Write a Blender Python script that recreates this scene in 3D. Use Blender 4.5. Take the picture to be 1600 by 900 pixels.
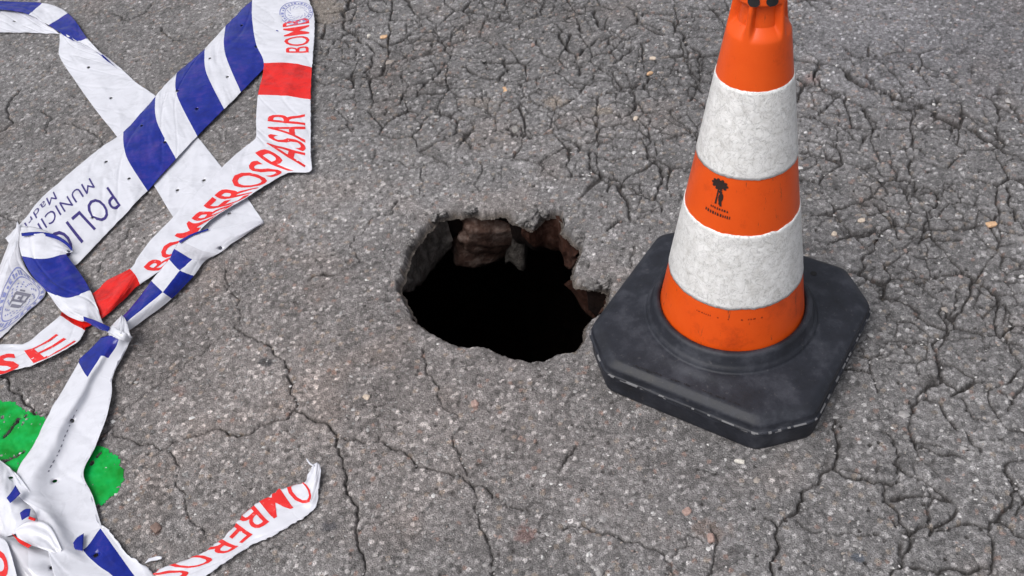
import bpy, bmesh, math, random
import numpy as np
from mathutils import Matrix, Vector

for o in list(bpy.data.objects): bpy.data.objects.remove(o)
scene = bpy.context.scene
COL = scene.collection
rng = np.random.default_rng(7)
random.seed(7)

# ------------------------------------------------------------------ camera
F_PX, CAM_H, PITCH, ROLL = 1546.6, 1.3964, 0.7749, -0.1191
FW = np.array([0, math.cos(PITCH), -math.sin(PITCH)])
R0 = np.array([1.0, 0, 0]); U0 = np.cross(R0, FW)
RT = math.cos(ROLL) * R0 + math.sin(ROLL) * U0
UP = np.cross(RT, FW)
CAM = np.array([0, 0, CAM_H])
cd = bpy.data.cameras.new("camera"); cam = bpy.data.objects.new("camera", cd); COL.objects.link(cam)
cd.sensor_width = 36; cd.lens = F_PX / 1600 * 36; cd.clip_start = 0.05; cd.clip_end = 500
cam.matrix_world = Matrix(((RT[0], UP[0], -FW[0], 0), (RT[1], UP[1], -FW[1], 0), (RT[2], UP[2], -FW[2], CAM_H), (0, 0, 0, 1)))
scene.camera = cam

# ------------------------------------------------------------------ light: overcast day
SUN_EL, SUN_AZ = math.radians(58), math.radians(238)      # azimuth from +Y towards +X
w = bpy.data.worlds.new("World"); scene.world = w; w.use_nodes = True
nt = w.node_tree; nt.nodes.clear()
sky = nt.nodes.new("ShaderNodeTexSky"); sky.sky_type = 'NISHITA'; sky.sun_disc = False
sky.sun_elevation = SUN_EL; sky.sun_rotation = SUN_AZ; sky.dust_density = 5.0; sky.air_density = 1.0; sky.ozone_density = 1.0
hsv = nt.nodes.new("ShaderNodeHueSaturation"); hsv.inputs['Saturation'].default_value = 0.28
bg = nt.nodes.new("ShaderNodeBackground"); bg.inputs['Strength'].default_value = 0.15
wo = nt.nodes.new("ShaderNodeOutputWorld")
nt.links.new(sky.outputs[0], hsv.inputs['Color']); nt.links.new(hsv.outputs[0], bg.inputs[0]); nt.links.new(bg.outputs[0], wo.inputs[0])
sd = bpy.data.lights.new("sun", 'SUN'); sd.energy = 1.45; sd.angle = math.radians(40); sd.color = (1.0, 0.97, 0.93)
so = bpy.data.objects.new("sun", sd); COL.objects.link(so)
dirv = Vector((math.sin(SUN_AZ) * math.cos(SUN_EL), math.cos(SUN_AZ) * math.cos(SUN_EL), math.sin(SUN_EL)))
so.rotation_euler = dirv.to_track_quat('Z', 'Y').to_euler(); so.location = dirv * 5
vs = scene.view_settings
vs.view_transform = 'Standard'; vs.look = 'None'; vs.gamma = 1; vs.use_curve_mapping = False
vs.exposure = 0.0

# ------------------------------------------------------------------ helpers
def at(x, y, z=0.0):
    """point of the place at height z that the photograph shows at pixel x, y (1600 x 900)"""
    d = FW + RT * (x - 800) / F_PX + UP * (450 - y) / F_PX
    return CAM + d * ((z - CAM[2]) / d[2])
def px(P):
    d = np.asarray(P) - CAM; z = d @ FW
    return 800 + F_PX * (d @ RT) / z, 450 - F_PX * (d @ UP) / z

def hsh(ix, iy, s):
    v = (ix.astype(np.int64) * 374761393 + iy.astype(np.int64) * 668265263 + s * 2147483647 + s * 974711) & 0xffffffff
    v = ((v ^ (v >> 13)) * 1274126177) & 0xffffffff
    v = ((v ^ (v >> 16)) * 2246822519) & 0xffffffff
    v = v ^ (v >> 15)
    return (v & 0xffffff) / float(0xffffff)
def vnoise(x, y, s=0):
    ix = np.floor(x); iy = np.floor(y); fx = x - ix; fy = y - iy
    fx = fx * fx * (3 - 2 * fx); fy = fy * fy * (3 - 2 * fy)
    a = hsh(ix, iy, s); b = hsh(ix + 1, iy, s); c = hsh(ix, iy + 1, s); d = hsh(ix + 1, iy + 1, s)
    return (a * (1 - fx) + b * fx) * (1 - fy) + (c * (1 - fx) + d * fx) * fy - 0.5
def fbm(x, y, size, oct=3, s=0):
    t = np.zeros_like(x); a = 1.0; f = 1.0 / size
    for k in range(oct):
        t += a * vnoise(x * f + 17.3 * k, y * f - 9.1 * k, s + k); a *= 0.5; f *= 2.03
    return t
def voronoi(x, y, cell, s=0, jit=0.95):
    X = x / cell; Y = y / cell; ix = np.floor(X); iy = np.floor(Y)
    f1 = np.full(X.shape, 9.0); f2 = np.full(X.shape, 9.0); idv = np.zeros(X.shape)
    for dx in (-1, 0, 1):
        for dy in (-1, 0, 1):
            cx = ix + dx; cy = iy + dy
            qx = cx + 0.5 + (hsh(cx, cy, s) - 0.5) * jit; qy = cy + 0.5 + (hsh(cx, cy, s + 1) - 0.5) * jit
            d = np.sqrt((qx - X) ** 2 + (qy - Y) ** 2)
            near = d < f1
            f2 = np.where(near, f1, np.minimum(f2, d))
            idv = np.where(near, hsh(cx, cy, s + 2), idv)
            f1 = np.where(near, d, f1)
    return f1, f2, idv
def sstep(a, b, x):
    t = np.clip((x - a) / (b - a), 0, 1); return t * t * (3 - 2 * t)

def np_mesh(name, V, Fq, mat=None, smooth=True, matidx=None, mats=None):
    V = np.ascontiguousarray(V, dtype=np.float32); Fq = np.ascontiguousarray(Fq, dtype=np.int32)
    me = bpy.data.meshes.new(name); n = Fq.shape[1]
    me.vertices.add(len(V)); me.vertices.foreach_set("co", V.ravel())
    me.loops.add(Fq.size); me.loops.foreach_set("vertex_index", Fq.ravel())
    me.polygons.add(len(Fq)); me.polygons.foreach_set("loop_start", np.arange(0, Fq.size, n, dtype=np.int32))
    me.polygons.foreach_set("loop_total", np.full(len(Fq), n, dtype=np.int32))
    me.polygons.foreach_set("use_smooth", np.full(len(Fq), smooth, dtype=bool))
    for m in (mats or ([mat] if mat else [])): me.materials.append(m)
    if matidx is not None: me.polygons.foreach_set("material_index", np.ascontiguousarray(matidx, dtype=np.int32))
    me.update(calc_edges=True)
    return me
def link(name, me, parent=None, loc=None):
    o = bpy.data.objects.new(name, me); COL.objects.link(o)
    if parent is not None: o.parent = parent
    if loc is not None: o.location = loc
    return o
def empty(name, loc, label, cat, group=None):
    o = bpy.data.objects.new(name, None); COL.objects.link(o); o.location = loc; o.empty_display_size = 0.05
    o['label'] = label; o['category'] = cat
    if group: o['group'] = group
    return o
def set_color(me, name, rgb):
    a = me.attributes.new(name, 'FLOAT_COLOR', 'POINT')
    c = np.ones((len(me.vertices), 4), dtype=np.float32); c[:, :3] = rgb
    a.data.foreach_set("color", c.ravel())

# ------------------------------------------------------------------ materials
def new_mat(name, rough=0.5, color=(0.5, 0.5, 0.5), spec=0.5):
    m = bpy.data.materials.new(name); m.use_nodes = True
    b = m.node_tree.nodes['Principled BSDF']
    b.inputs['Base Color'].default_value = (*color, 1); b.inputs['Roughness'].default_value = rough
    b.inputs['Specular IOR Level'].default_value = spec
    return m, m.node_tree, b
def N(nt, t, **kw):
    n = nt.nodes.new(t)
    for k, v in kw.items():
        if k in n.inputs.keys(): n.inputs[k].default_value = v
        else: setattr(n, k, v)
    return n
def ramp(nt, src, stops):
    r = nt.nodes.new("ShaderNodeValToRGB"); e = r.color_ramp.elements
    while len(e) > 1: e.remove(e[-1])
    e[0].position = stops[0][0]; e[0].color = (*stops[0][1], 1)
    for p, c in stops[1:]:
        k = e.new(p); k.color = (*c, 1)
    nt.links.new(src, r.inputs[0]); return r
def bump(nt, src, b, dist, strength=1.0, prev=None):
    n = nt.nodes.new("ShaderNodeBump"); n.inputs['Distance'].default_value = dist; n.inputs['Strength'].default_value = strength
    nt.links.new(src, n.inputs['Height'])
    if prev: nt.links.new(prev.outputs[0], n.inputs['Normal'])
    nt.links.new(n.outputs[0], b.inputs['Normal']); return n
def mixc(nt, a, b_, fac, mode='MIX'):
    n = nt.nodes.new("ShaderNodeMix"); n.data_type = 'RGBA'; n.blend_type = mode
    for s, i in ((fac, 0), (a, 6), (b_, 7)):
        if hasattr(s, 'is_linked') or isinstance(s, bpy.types.NodeSocket): nt.links.new(s, n.inputs[i])
        else: n.inputs[i].default_value = s if i == 0 else (*s, 1)
    return n.outputs[2]

def mat_asphalt():
    m, t, b = new_mat("asphalt", 0.82, spec=0.35)
    va = N(t, "ShaderNodeVertexColor"); va.layer_name = "tone"
    tc = N(t, "ShaderNodeTexCoord")
    v1 = N(t, "ShaderNodeTexVoronoi", Scale=430.0); t.links.new(tc.outputs['Object'], v1.inputs['Vector'])
    bw = N(t, "ShaderNodeRGBToBW"); t.links.new(v1.outputs['Color'], bw.inputs[0])
    g1 = ramp(t, bw.outputs[0], [(0.0, (0.55,) * 3), (0.45, (0.85,) * 3), (0.7, (1.1,) * 3), (0.86, (1.35,) * 3), (0.95, (1.8,) * 3)])
    n1 = N(t, "ShaderNodeTexNoise", Scale=900.0, Detail=3.0, Roughness=0.7); t.links.new(tc.outputs['Object'], n1.inputs['Vector'])
    g2 = ramp(t, n1.outputs[0], [(0.3, (0.6,) * 3), (0.5, (1.0,) * 3), (0.7, (1.4,) * 3)])
    c = mixc(t, va.outputs[0], g1.outputs[0], 0.8, 'MULTIPLY')
    c = mixc(t, c, g2.outputs[0], 0.8, 'MULTIPLY')
    t.links.new(c, b.inputs['Base Color'])
    rr = ramp(t, bw.outputs[0], [(0.0, (0.9,) * 3), (0.8, (0.75,) * 3), (0.95, (0.35,) * 3)])
    t.links.new(rr.outputs[0], b.inputs['Roughness'])
    inv = N(t, "ShaderNodeMath", operation='MULTIPLY'); inv.inputs[1].default_value = -1
    t.links.new(v1.outputs['Distance'], inv.inputs[0])
    b1 = bump(t, inv.outputs[0], b, 0.0022, 0.9)
    bump(t, n1.outputs[0], b, 0.0016, 0.8, b1)
    return m
def mat_soil(name, c0, c1, c2, scale=60.0):
    m, t, b = new_mat(name, 0.95, spec=0.15)
    tc = N(t, "ShaderNodeTexCoord")
    n = N(t, "ShaderNodeTexNoise", Scale=scale, Detail=6.0, Roughness=0.65); t.links.new(tc.outputs['Object'], n.inputs['Vector'])
    r = ramp(t, n.outputs[0], [(0.3, c0), (0.5, c1), (0.72, c2)]); t.links.new(r.outputs[0], b.inputs['Base Color'])
    n2 = N(t, "ShaderNodeTexNoise", Scale=scale * 4, Detail=4.0); t.links.new(tc.outputs['Object'], n2.inputs['Vector'])
    bump(t, n2.outputs[0], b, 0.004)
    return m
def mat_tape(name, col, rough=0.22, trans=0.12, dirt_shade=0.25, spec=0.5):
    m, t, b = new_mat(name, rough, col, spec)
    tc = N(t, "ShaderNodeTexCoord")
    n = N(t, "ShaderNodeTexNoise", Scale=22.0, Detail=6.0, Roughness=0.7); t.links.new(tc.outputs['Object'], n.inputs['Vector'])
    dk = tuple(v * (1 - dirt_shade) for v in col)
    r = ramp(t, n.outputs[0], [(0.36, dk), (0.5, col), (0.75, col)]); t.links.new(r.outputs[0], b.inputs['Base Color'])
    wn = N(t, "ShaderNodeTexNoise", Scale=9.0, Detail=3.0); t.links.new(tc.outputs['Object'], wn.inputs['Vector'])
    wv_ = mixc(t, tc.outputs['Object'], wn.outputs['Color'], .10)
    vo = N(t, "ShaderNodeTexVoronoi", Scale=15.0); t.links.new(wv_, vo.inputs['Vector'])
    vo2 = N(t, "ShaderNodeTexVoronoi", Scale=38.0); t.links.new(wv_, vo2.inputs['Vector'])
    b1 = bump(t, vo.outputs['Distance'], b, 0.009, 0.34)
    bump(t, vo2.outputs['Distance'], b, 0.0022, 0.15, b1)
    vo3 = N(t, 'ShaderNodeTexVoronoi', Scale=11.0); vo3.feature = 'DISTANCE_TO_EDGE'; t.links.new(wv_, vo3.inputs['Vector'])
    cr3 = ramp(t, vo3.outputs['Distance'], [(0, (0, 0, 0)), (.035, (1, 1, 1))])
    b2_ = bump(t, cr3.outputs[0], b, 0.0008, 0.22, [n_ for n_ in t.nodes if n_.type == 'BUMP'][-1])
    b.inputs['Coat Weight'].default_value = .25; b.inputs['Coat Roughness'].default_value = .12
    if trans:
        tr = N(t, "ShaderNodeBsdfTranslucent"); t.links.new(r.outputs[0], tr.inputs[0])
        mx = N(t, "ShaderNodeMixShader"); mx.inputs[0].default_value = trans
        out = t.nodes['Material Output']
        t.links.new(b.outputs[0], mx.inputs[1]); t.links.new(tr.outputs[0], mx.inputs[2]); t.links.new(mx.outputs[0], out.inputs[0])
    return m
def mat_print(name, col, wear=0.35):
    m, t, b = new_mat(name, 0.45, col, 0.4)
    tc = N(t, "ShaderNodeTexCoord")
    n = N(t, "ShaderNodeTexNoise", Scale=120.0, Detail=4.0); t.links.new(tc.outputs['Object'], n.inputs['Vector'])
    lt = tuple(v + (0.6 - v) * wear for v in col)
    r = ramp(t, n.outputs[0], [(0.4, col), (0.62, col), (0.78, lt)]); t.links.new(r.outputs[0], b.inputs['Base Color'])
    return m

ASPH = mat_asphalt()
T_WHITE = mat_tape("white_film", (0.72, 0.73, 0.80), dirt_shade=0.10)
T_GREY = mat_tape("thin_white_film", (0.62, 0.62, 0.68), dirt_shade=0.2)
T_BLUE = mat_tape("blue_film", (0.002, 0.013, 0.22), rough=0.2, trans=0.0, dirt_shade=0.35, spec=.32)
T_RED = mat_tape("red_film", (0.70, 0.012, 0.008), trans=0.05, dirt_shade=0.3, spec=.35)
P_RED = mat_print("red_ink", (0.68, 0.02, 0.02), 0.5)
P_BLUE = mat_print("violet_ink", (0.035, 0.022, 0.16), 0.25)
P_GREY = mat_print("grey_ink", (0.16, 0.16, 0.21), 0.5)
P_PALE = mat_print("pale_blue_ink", (0.2, 0.22, 0.45), 0.5)

# ------------------------------------------------------------------ road surface
HOLE = [(618,441),(624,420),(632,398),(640,379),(657,356),(675,338),(696,331),(712,329),(735,326),(754,331),(778,327),(793,327),(801,337),(813,341),(828,345),(840,339),(848,331),(863,327),(879,328),(881,352),(894,361),(906,373),(914,383),(908,398),(898,422),(902,434),(925,437),(945,439),(957,447),(955,462),(943,486),(925,497),(918,519),(906,542),(890,549),(863,555),(848,562),(832,563),(809,558),(778,550),(747,539),(715,539),(688,526),(657,509),(634,480),(618,449)]
HP = np.array([at(p[0], p[1] - (4 if p[1] < 345 else 0))[:2] for p in HOLE])
def roughen(P, amp, n, seed):
    r = np.random.default_rng(seed); out = P
    for k in range(n):
        nxt = np.roll(out, -1, 0); mid = (out + nxt) / 2; d = nxt - out
        nrm = np.stack([-d[:, 1], d[:, 0]], 1)
        mid = mid + nrm * r.uniform(-amp, amp, (len(out), 1))
        out = np.stack([out, mid], 1).reshape(-1, 2)
    return out
HPR = roughen(HP, 0.13, 4, 3)
HC = HP.mean(0)
def poly_sdf(P, x, y):
    d = np.full(x.shape, 1e9); s = np.zeros(x.shape, bool)
    a = P; b = np.roll(P, -1, 0)
    for (x0, y0), (x1, y1) in zip(a, b):
        ex, ey = x1 - x0, y1 - y0; l = ex * ex + ey * ey + 1e-12
        t = np.clip(((x - x0) * ex + (y - y0) * ey) / l, 0, 1)
        d = np.minimum(d, (x - x0 - t * ex) ** 2 + (y - y0 - t * ey) ** 2)
        if y0 != y1:
            c = ((y0 > y) != (y1 > y)) & (x < (x1 - x0) * (y - y0) / (y1 - y0) + x0)
            s ^= c
    d = np.sqrt(d); return np.where(s, -d, d)

CR = [  # (width in mm, strength, points in photograph pixels)
 (3.6,1.0,[(409,534),(427,552),(447,570),(458,601),(464,628),(460,641),(487,655),(521,673),(526,687),(551,687),(581,690),(608,697),(634,707),(651,730),(687,737),(716,742),(736,757),(770,777)]),
 (2.2,.6,[(770,777),(793,790),(830,797)]),
 (3.2,1.0,[(526,687),(530,704),(540,734),(538,756),(551,783),(557,821),(560,855),(564,905)]),
 (3.4,1.0,[(460,641),(450,655),(423,662),(406,667),(384,680),(359,681),(331,672)]),
 (2.2,.8,[(331,672),(305,680),(287,686),(256,702),(219,696),(200,686),(175,677),(150,692)]),
 (2.0,.7,[(262,703),(275,720),(276,745),(279,762),(290,770),(292,800),(308,822),(320,835)]),
 (6.5,1.3,[(484,437),(496,431),(507,427),(522,431)]),
 (2.0,.7,[(522,431),(551,417),(564,405),(547,383),(571,357),(582,339)]),
 (3.0,.9,[(582,339),(609,334),(622,312),(640,305)]),
 (3.0,.8,[(640,305),(656,301),(662,285),(660,262)]),
 (2.2,.7,[(747,296),(751,272),(755,250)]),
 (3.0,.9,[(662,543),(667,568),(680,598),(689,628)]),
 (1.8,.6,[(689,628),(705,645),(721,656),(712,676),(708,690)]),
 (2.6,.8,[(708,690),(714,700),(721,711),(724,727),(730,742)]),
 (2.8,.9,[(736,757),(744,775),(749,806),(753,828),(766,855),(768,881),(772,905)]),
 (4.5,.9,[(899,697),(889,712),(880,725)]),(2,.5,[(880,725),(872,740),(868,760)]),
 (3.4,.9,[(880,828),(900,823),(910,821),(927,832),(957,835),(985,847)]),
 (2.2,.7,[(985,847),(1015,857),(1040,875),(1050,882),(1053,905)]),
 (2.0,.6,[(1050,872),(1072,855),(1075,835),(1100,847)]),
 (2.0,.7,[(345,415),(353,437),(375,469),(378,494),(366,512),(391,527),(409,534)]),
 (1.8,.6,[(366,512),(341,530),(322,546),(290,567),(237,608),(225,617),(197,636),(178,664),(155,690)]),
 (3.0,.7,[(262,318),(237,340),(200,365),(180,392),(150,430)]),
 (4.0,.9,[(0,337),(12,342),(28,346),(40,350)]),
 (4.0,1.0,[(0,590),(20,612),(40,632),(55,648),(75,648),(92,636)]),
 (4.5,1.1,[(30,655),(22,666),(16,675),(7,684)]),(3.5,1.0,[(30,655),(42,650)]),(4.0,1.1,[(-10,735),(6,722),(18,718),(38,707)]),(3.5,1.0,[(160,705),(152,715)]),
 # right of the cone
 (4.0,1.0,[(1236,94),(1260,97),(1300,102),(1320,110)]),
 (7.5,1.2,[(1320,110),(1335,125),(1360,138),(1385,147),(1412,158),(1437,166),(1462,176),(1487,191),(1497,198)]),
 (6.0,1.0,[(1355,120),(1366,134),(1385,147)]),(5,1,[(1400,165),(1420,175),(1440,170)]),
 (6.5,1.1,[(1512,201),(1525,208),(1535,218),(1550,226),(1575,242),(1605,252)]),
 (4.0,.9,[(1487,206),(1497,197)]),
 (2.4,.9,[(1317,72),(1325,86),(1360,94),(1390,96),(1420,101),(1437,115),(1460,120),(1485,125),(1502,137)]),
 (3.2,.9,[(1282,105),(1282,137),(1300,150),(1320,154),(1335,160),(1352,178),(1362,188),(1355,212),(1347,224)]),
 (3.2,.8,[(1258,139),(1282,137)]),(2.8,.7,[(1525,150),(1562,155),(1580,165),(1592,185),(1594,215)]),
 (6.5,1.2,[(1370,285),(1398,284),(1420,284),(1432,295)]),(5.0,1.1,[(1432,295),(1448,296),(1462,302),(1467,315)]),
 (3.0,.9,[(1467,315),(1452,330),(1450,345),(1445,360),(1442,373)]),
 (3.0,.9,[(1420,290),(1417,312),(1427,327)]),
 (5.5,1.1,[(1405,373),(1440,371),(1462,376),(1502,375)]),
 (3.0,.9,[(1575,292),(1577,315),(1585,330),(1587,347)]),
 (4.0,1.0,[(1372,372),(1360,395),(1347,407),(1342,432)]),
 (2.6,.8,[(1390,335),(1397,357),(1407,372)]),
 (4.6,1.0,[(1495,425),(1525,437),(1542,450),(1552,462)]),
 (2.4,.7,[(1387,232),(1392,257),(1400,282)]),
 (3.5,.9,[(1460,457),(1475,448),(1497,455),(1495,470),(1487,487),(1475,500)]),
 (5.0,1.1,[(1475,475),(1475,500),(1472,527)]),
 (4.2,1.1,[(1472,527),(1459,535),(1462,557),(1469,577),(1470,597)]),
 (5.5,1.1,[(1470,590),(1487,605),(1505,611)]),
 (3.5,.9,[(1430,535),(1459,535)]),(4.0,.9,[(1472,530),(1497,532),(1522,527)]),
 (4.0,1.0,[(1545,448),(1553,458),(1560,480),(1554,500),(1557,520),(1572,535),(1600,545)]),
 (5.0,1.0,[(1470,599),(1455,602),(1445,610),(1435,625),(1427,645)]),(3.0,.8,[(1427,645),(1422,675),(1424,690)]),
 (4.5,.9,[(1502,622),(1510,642),(1522,655),(1545,658)]),
 (4.0,.9,[(1562,613),(1580,625),(1575,642)]),(3,.9,[(1580,625),(1595,612),(1605,600)]),
 (3.0,.8,[(1338,557),(1387,557),(1405,542)]),
 (3.2,1.0,[(1305,655),(1307,675),(1310,690),(1305,727),(1294,735),(1280,755),(1255,765),(1255,780),(1245,800),(1225,810),(1215,822),(1215,845),(1209,870),(1210,905)]),
 (3.0,.9,[(1195,808),(1215,822)]),
 (3.6,1.0,[(1305,730),(1330,746),(1355,748),(1385,756),(1400,755),(1403,732),(1405,712),(1397,688),(1378,674)]),
 (3.0,.9,[(1381,757),(1381,782),(1400,795),(1405,815),(1420,835),(1420,860),(1410,882),(1393,900)]),
 (4.0,1.0,[(1420,835),(1450,822),(1490,822),(1522,817),(1545,825),(1562,810),(1565,800),(1582,787),(1580,770),(1592,762),(1582,747),(1570,737),(1582,720),(1600,718)]),
 (3.0,.9,[(1547,826),(1552,845),(1552,865),(1545,897)]),(3,.8,[(1450,822),(1450,795),(1451,767)]),
 (3.4,.9,[(1510,677),(1522,697),(1532,700)]),(4.0,.9,[(1422,682),(1432,702),(1470,710),(1500,712)]),
 (3.2,.9,[(1563,812),(1575,822),(1585,835),(1602,842)]),(2.2,.7,[(1245,812),(1275,832),(1307,835),(1325,831),(1380,832)]),
 (3.0,.7,[(1100,905),(1115,880),(1120,850),(1110,820)]),
 (4.5,.9,[(1425,885),(1450,890),(1465,895),(1500,890),(1545,887)]),
 # above the hole
 (3.2,1.0,[(697,97),(687,113),(677,125),(660,137),(652,150)]),(4.5,1.0,[(652,150),(675,148),(697,145)]),
 (4.5,1.0,[(630,150),(640,152)]),(2.6,.8,[(630,150),(620,165),(600,178)]),
 (5.5,1.0,[(725,20),(745,22),(762,26)]),(3,.8,[(742,82),(765,78),(780,70)]),
 (3.6,.9,[(725,105),(735,113),(750,120),(780,125),(795,107),(790,93)]),
 (5.0,.9,[(580,12),(592,20),(617,17)]),(5.0,1.0,[(540,28),(545,10),(552,-5)]),
 (3.4,.9,[(540,30),(552,52),(565,67),(582,77),(582,95),(570,112)]),
 (4.0,1.1,[(875,52),(880,68),(887,77),(900,90),(917,75),(935,60),(950,60),(960,72)]),
 (3.2,.9,[(850,52),(873,52)]),(3.4,.9,[(930,15),(933,30),(935,42)]),(3.4,.9,[(900,90),(903,102),(905,118)]),
 (3.4,1.0,[(985,15),(997,27),(1017,40),(1032,47)]),(3.4,.9,[(1035,30),(1055,38),(1062,50),(1067,62),(1072,72)]),
 (5.0,1.1,[(1080,76),(1095,88),(1108,88),(1120,84)]),(3,.8,[(1092,90),(1090,105),(1095,122),(1094,140)]),
 (5.0,1.0,[(962,135),(980,137),(1000,132)]),(3.0,.9,[(960,100),(970,92),(980,84),(987,74)]),
 (4.0,.9,[(965,182),(980,180),(992,162)]),(4.5,1,[(1030,150),(1045,151)]),(3,.8,[(1078,13),(1095,16),(1142,18)]),
 (3.6,.9,[(795,202),(797,195),(805,192),(814,197),(816,206),(808,212),(798,208)]),
 (5.0,.9,[(816,206),(832,216)]),(2.6,.8,[(740,200),(728,215),(718,226)]),
 (5.5,1.1,[(980,293),(995,300),(1022,312),(1034,287)]),(6.5,1.1,[(949,359),(957,352),(968,344)]),
 (3.0,.8,[(991,383),(988,400),(986,418)]),(3.2,.9,[(968,344),(990,345),(1010,335),(1030,330)]),
 (3.0,.8,[(600,250),(640,262),(680,250),(705,262)]),
 (4.5,.9,[(1000,205),(1015,225),(1010,250),(1034,285)]),(3.5,.8,[(925,235),(950,250),(985,245),(1010,250)]),
 (4,.8,[(880,215),(905,235),(925,235),(930,270),(980,293)]),
 (3.2,.8,[(0,205),(20,190),(12,165),(30,140)]),(3.0,.7,[(170,20),(200,32),(225,20),(240,2)]),(3,.7,[(250,40),(270,62),(300,58)]),
 (2.6,.6,[(60,170),(80,185),(72,205)]),(2.4,.6,[(95,190),(130,200),(160,225)]),
]

def build_axis(lo, hi, step, ratio, far):
    mid = list(np.arange(lo, hi, step)); a = []; b = []
    s = step; v = lo
    while v > -far: s *= ratio; v -= s; a.append(v)
    s = step; v = mid[-1]
    while v < far: s *= ratio; v += s; b.append(v)
    return np.array(a[::-1] + mid + b)
# rows follow the distance (finer when closer), columns fan out with it
lr = build_axis(math.log(1.30), math.log(3.75), 0.00150, 1.12, 4.0)     # log of (y + 0.65)
ys = np.exp(lr) - 0.65
ys = ys[(ys < 22)]
ys = np.concatenate([[-18, -11, -6.5, -3.6, -2.0, -1.0, -0.45, -0.12], ys[ys > 0.1]])
wy = np.interp(ys, [-18, 0.0, 0.66, 3.1, 22], [0.85, 0.78, 0.95, 1.56, 3.2])
ss = build_axis(-1.18, 1.18, 0.0020, 1.12, 16.0)
SX, YY = np.meshgrid(ss, ys); XX = SX * wy[:, None]
nr, nc = XX.shape
PX_, PY_ = px(np.stack([XX, YY, 0 * XX], -1))
front = ((np.stack([XX, YY, 0 * XX], -1) - CAM) @ FW) > 0.2
PX_ = np.where(front, PX_, -5000); PY_ = np.where(front, PY_, 5000)

crackd = np.zeros(XX.shape); crackc = np.zeros(XX.shape)
dith = fbm(XX, YY, 0.012, 2, 50); dith2 = fbm(XX, YY, 0.05, 2, 60)
def carve(P, width, strength, seed):
    r = np.random.default_rng(seed); P = np.array(P)
    for k in range(3):
        d = P[1:] - P[:-1]; L = np.linalg.norm(d, axis=1)
        P2 = []
        for i in range(len(d)):
            P2.append(P[i])
            if L[i] > 0.007:
                nrm = np.array([-d[i][1], d[i][0]]); P2.append((P[i] + P[i + 1]) / 2 + nrm * r.uniform(-0.2, 0.2))
        P2.append(P[-1]); P = np.array(P2)
    for i in range(len(P) - 1):
        a, b = P[i], P[i + 1]; pad = 0.018
        r0, r1 = np.searchsorted(ys, [min(a[1], b[1]) - pad, max(a[1], b[1]) + pad])
        if r1 <= r0: continue
        wm = wy[r0:r1]
        c0 = np.searchsorted(ss, min((min(a[0], b[0]) - pad) / wm.min(), (min(a[0], b[0]) - pad) / wm.max()))
        c1 = np.searchsorted(ss, max((max(a[0], b[0]) + pad) / wm.min(), (max(a[0], b[0]) + pad) / wm.max()))
        if c1 <= c0: continue
        sl = (slice(r0, r1), slice(c0, c1))
        x = XX[sl]; y = YY[sl]; e = b - a; l = e @ e + 1e-12
        t = np.clip(((x - a[0]) * e[0] + (y - a[1]) * e[1]) / l, 0, 1)
        d = np.hypot(x - a[0] - t * e[0], y - a[1] - t * e[1])
        hw = width * 0.5 * np.clip(1 + 1.3 * dith[sl] + 1.1 * dith2[sl], 0.35, 2.2) + 0.0004
        prof = np.clip(1.25 - d / hw, 0, 1) * strength
        crackd[sl] = np.maximum(crackd[sl], prof)
        crackc[sl] = np.maximum(crackc[sl], strength * np.clip(1 - d / (hw + 0.005), 0, 1))
for i, (wd, st, pts) in enumerate(CR):
    kf = .80 if pts[0][0] < 1190 and pts[0][1] > 240 else 1.1
    ym = sum(p[1] for p in pts) / len(pts); kf *= float(np.interp(ym, [0, 250, 450, 700], [1.5, 1.05, .80, .85]))
    carve([at(*p)[:2] for p in pts], wd / 1000 * kf, st * (.8 if kf < 1 else 1.0), 100 + i)

# region where the asphalt has broken up into small blocks
def blob(cx, cy, rx, ry): return np.exp(-(((PX_ - cx) / rx) ** 2 + ((PY_ - cy) / ry) ** 2))
crumb = np.clip(1.1 * blob(960, 90, 330, 150) + 0.95 * blob(640, 60, 200, 150) + 0.8 * blob(1020, 270, 110, 90) + 0.85 * blob(1470, 330, 260, 220)
                + 0.55 * blob(1500, 620, 200, 200) + .5 * blob(1350, 190, 150, 80) + 0.25 * blob(60, 130, 250, 160) + 0.35 * blob(1450, 820, 240, 120), 0, 1.0)
crumb = np.where(front, crumb, 0.3); crumb = np.where((PY_ < -80) | (PX_ > 1800) | (PX_ < -200) | (PY_ > 1000), 0.35, crumb)
jg = .0026 * fbm(XX, YY, .009, 2, 12); jg2 = .0026 * fbm(XX, YY, .009, 2, 14)
wxx = XX + 0.016 * fbm(XX, YY, 0.05, 2, 11) + jg; wyy = YY + 0.016 * fbm(XX, YY, 0.06, 2, 21) + jg2
f1, f2, idb = voronoi(wxx, wyy * .85, 0.088, 30)
edge = f2 - f1
mask = sstep(0.0, 0.16, fbm(XX, YY, 0.10, 3, 41) + 0.55 * crumb - 0.10)
gap = np.clip(1.4 * (1 - edge / (0.028 + 0.070 * np.clip(dith2 + .3, 0, 1))), 0, 1) * mask * sstep(0.1, 0.6, crumb)
wx2 = XX + jg * .8 + 0.006 * fbm(XX, YY, 0.02, 3, 71); wy2 = YY + jg2 * .8 + 0.006 * fbm(XX, YY, 0.025, 3, 81)
g1, g2, idg = voronoi(wx2, wy2 * .85, 0.043, 90)
gap2 = np.clip(1.3 * (1 - (g2 - g1) / 0.095), 0, 1) * sstep(0.10, 0.28, fbm(XX, YY, 0.09, 2, 95) + 0.30 * crumb - .1) * sstep(0.3, 0.8, crumb)
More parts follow.
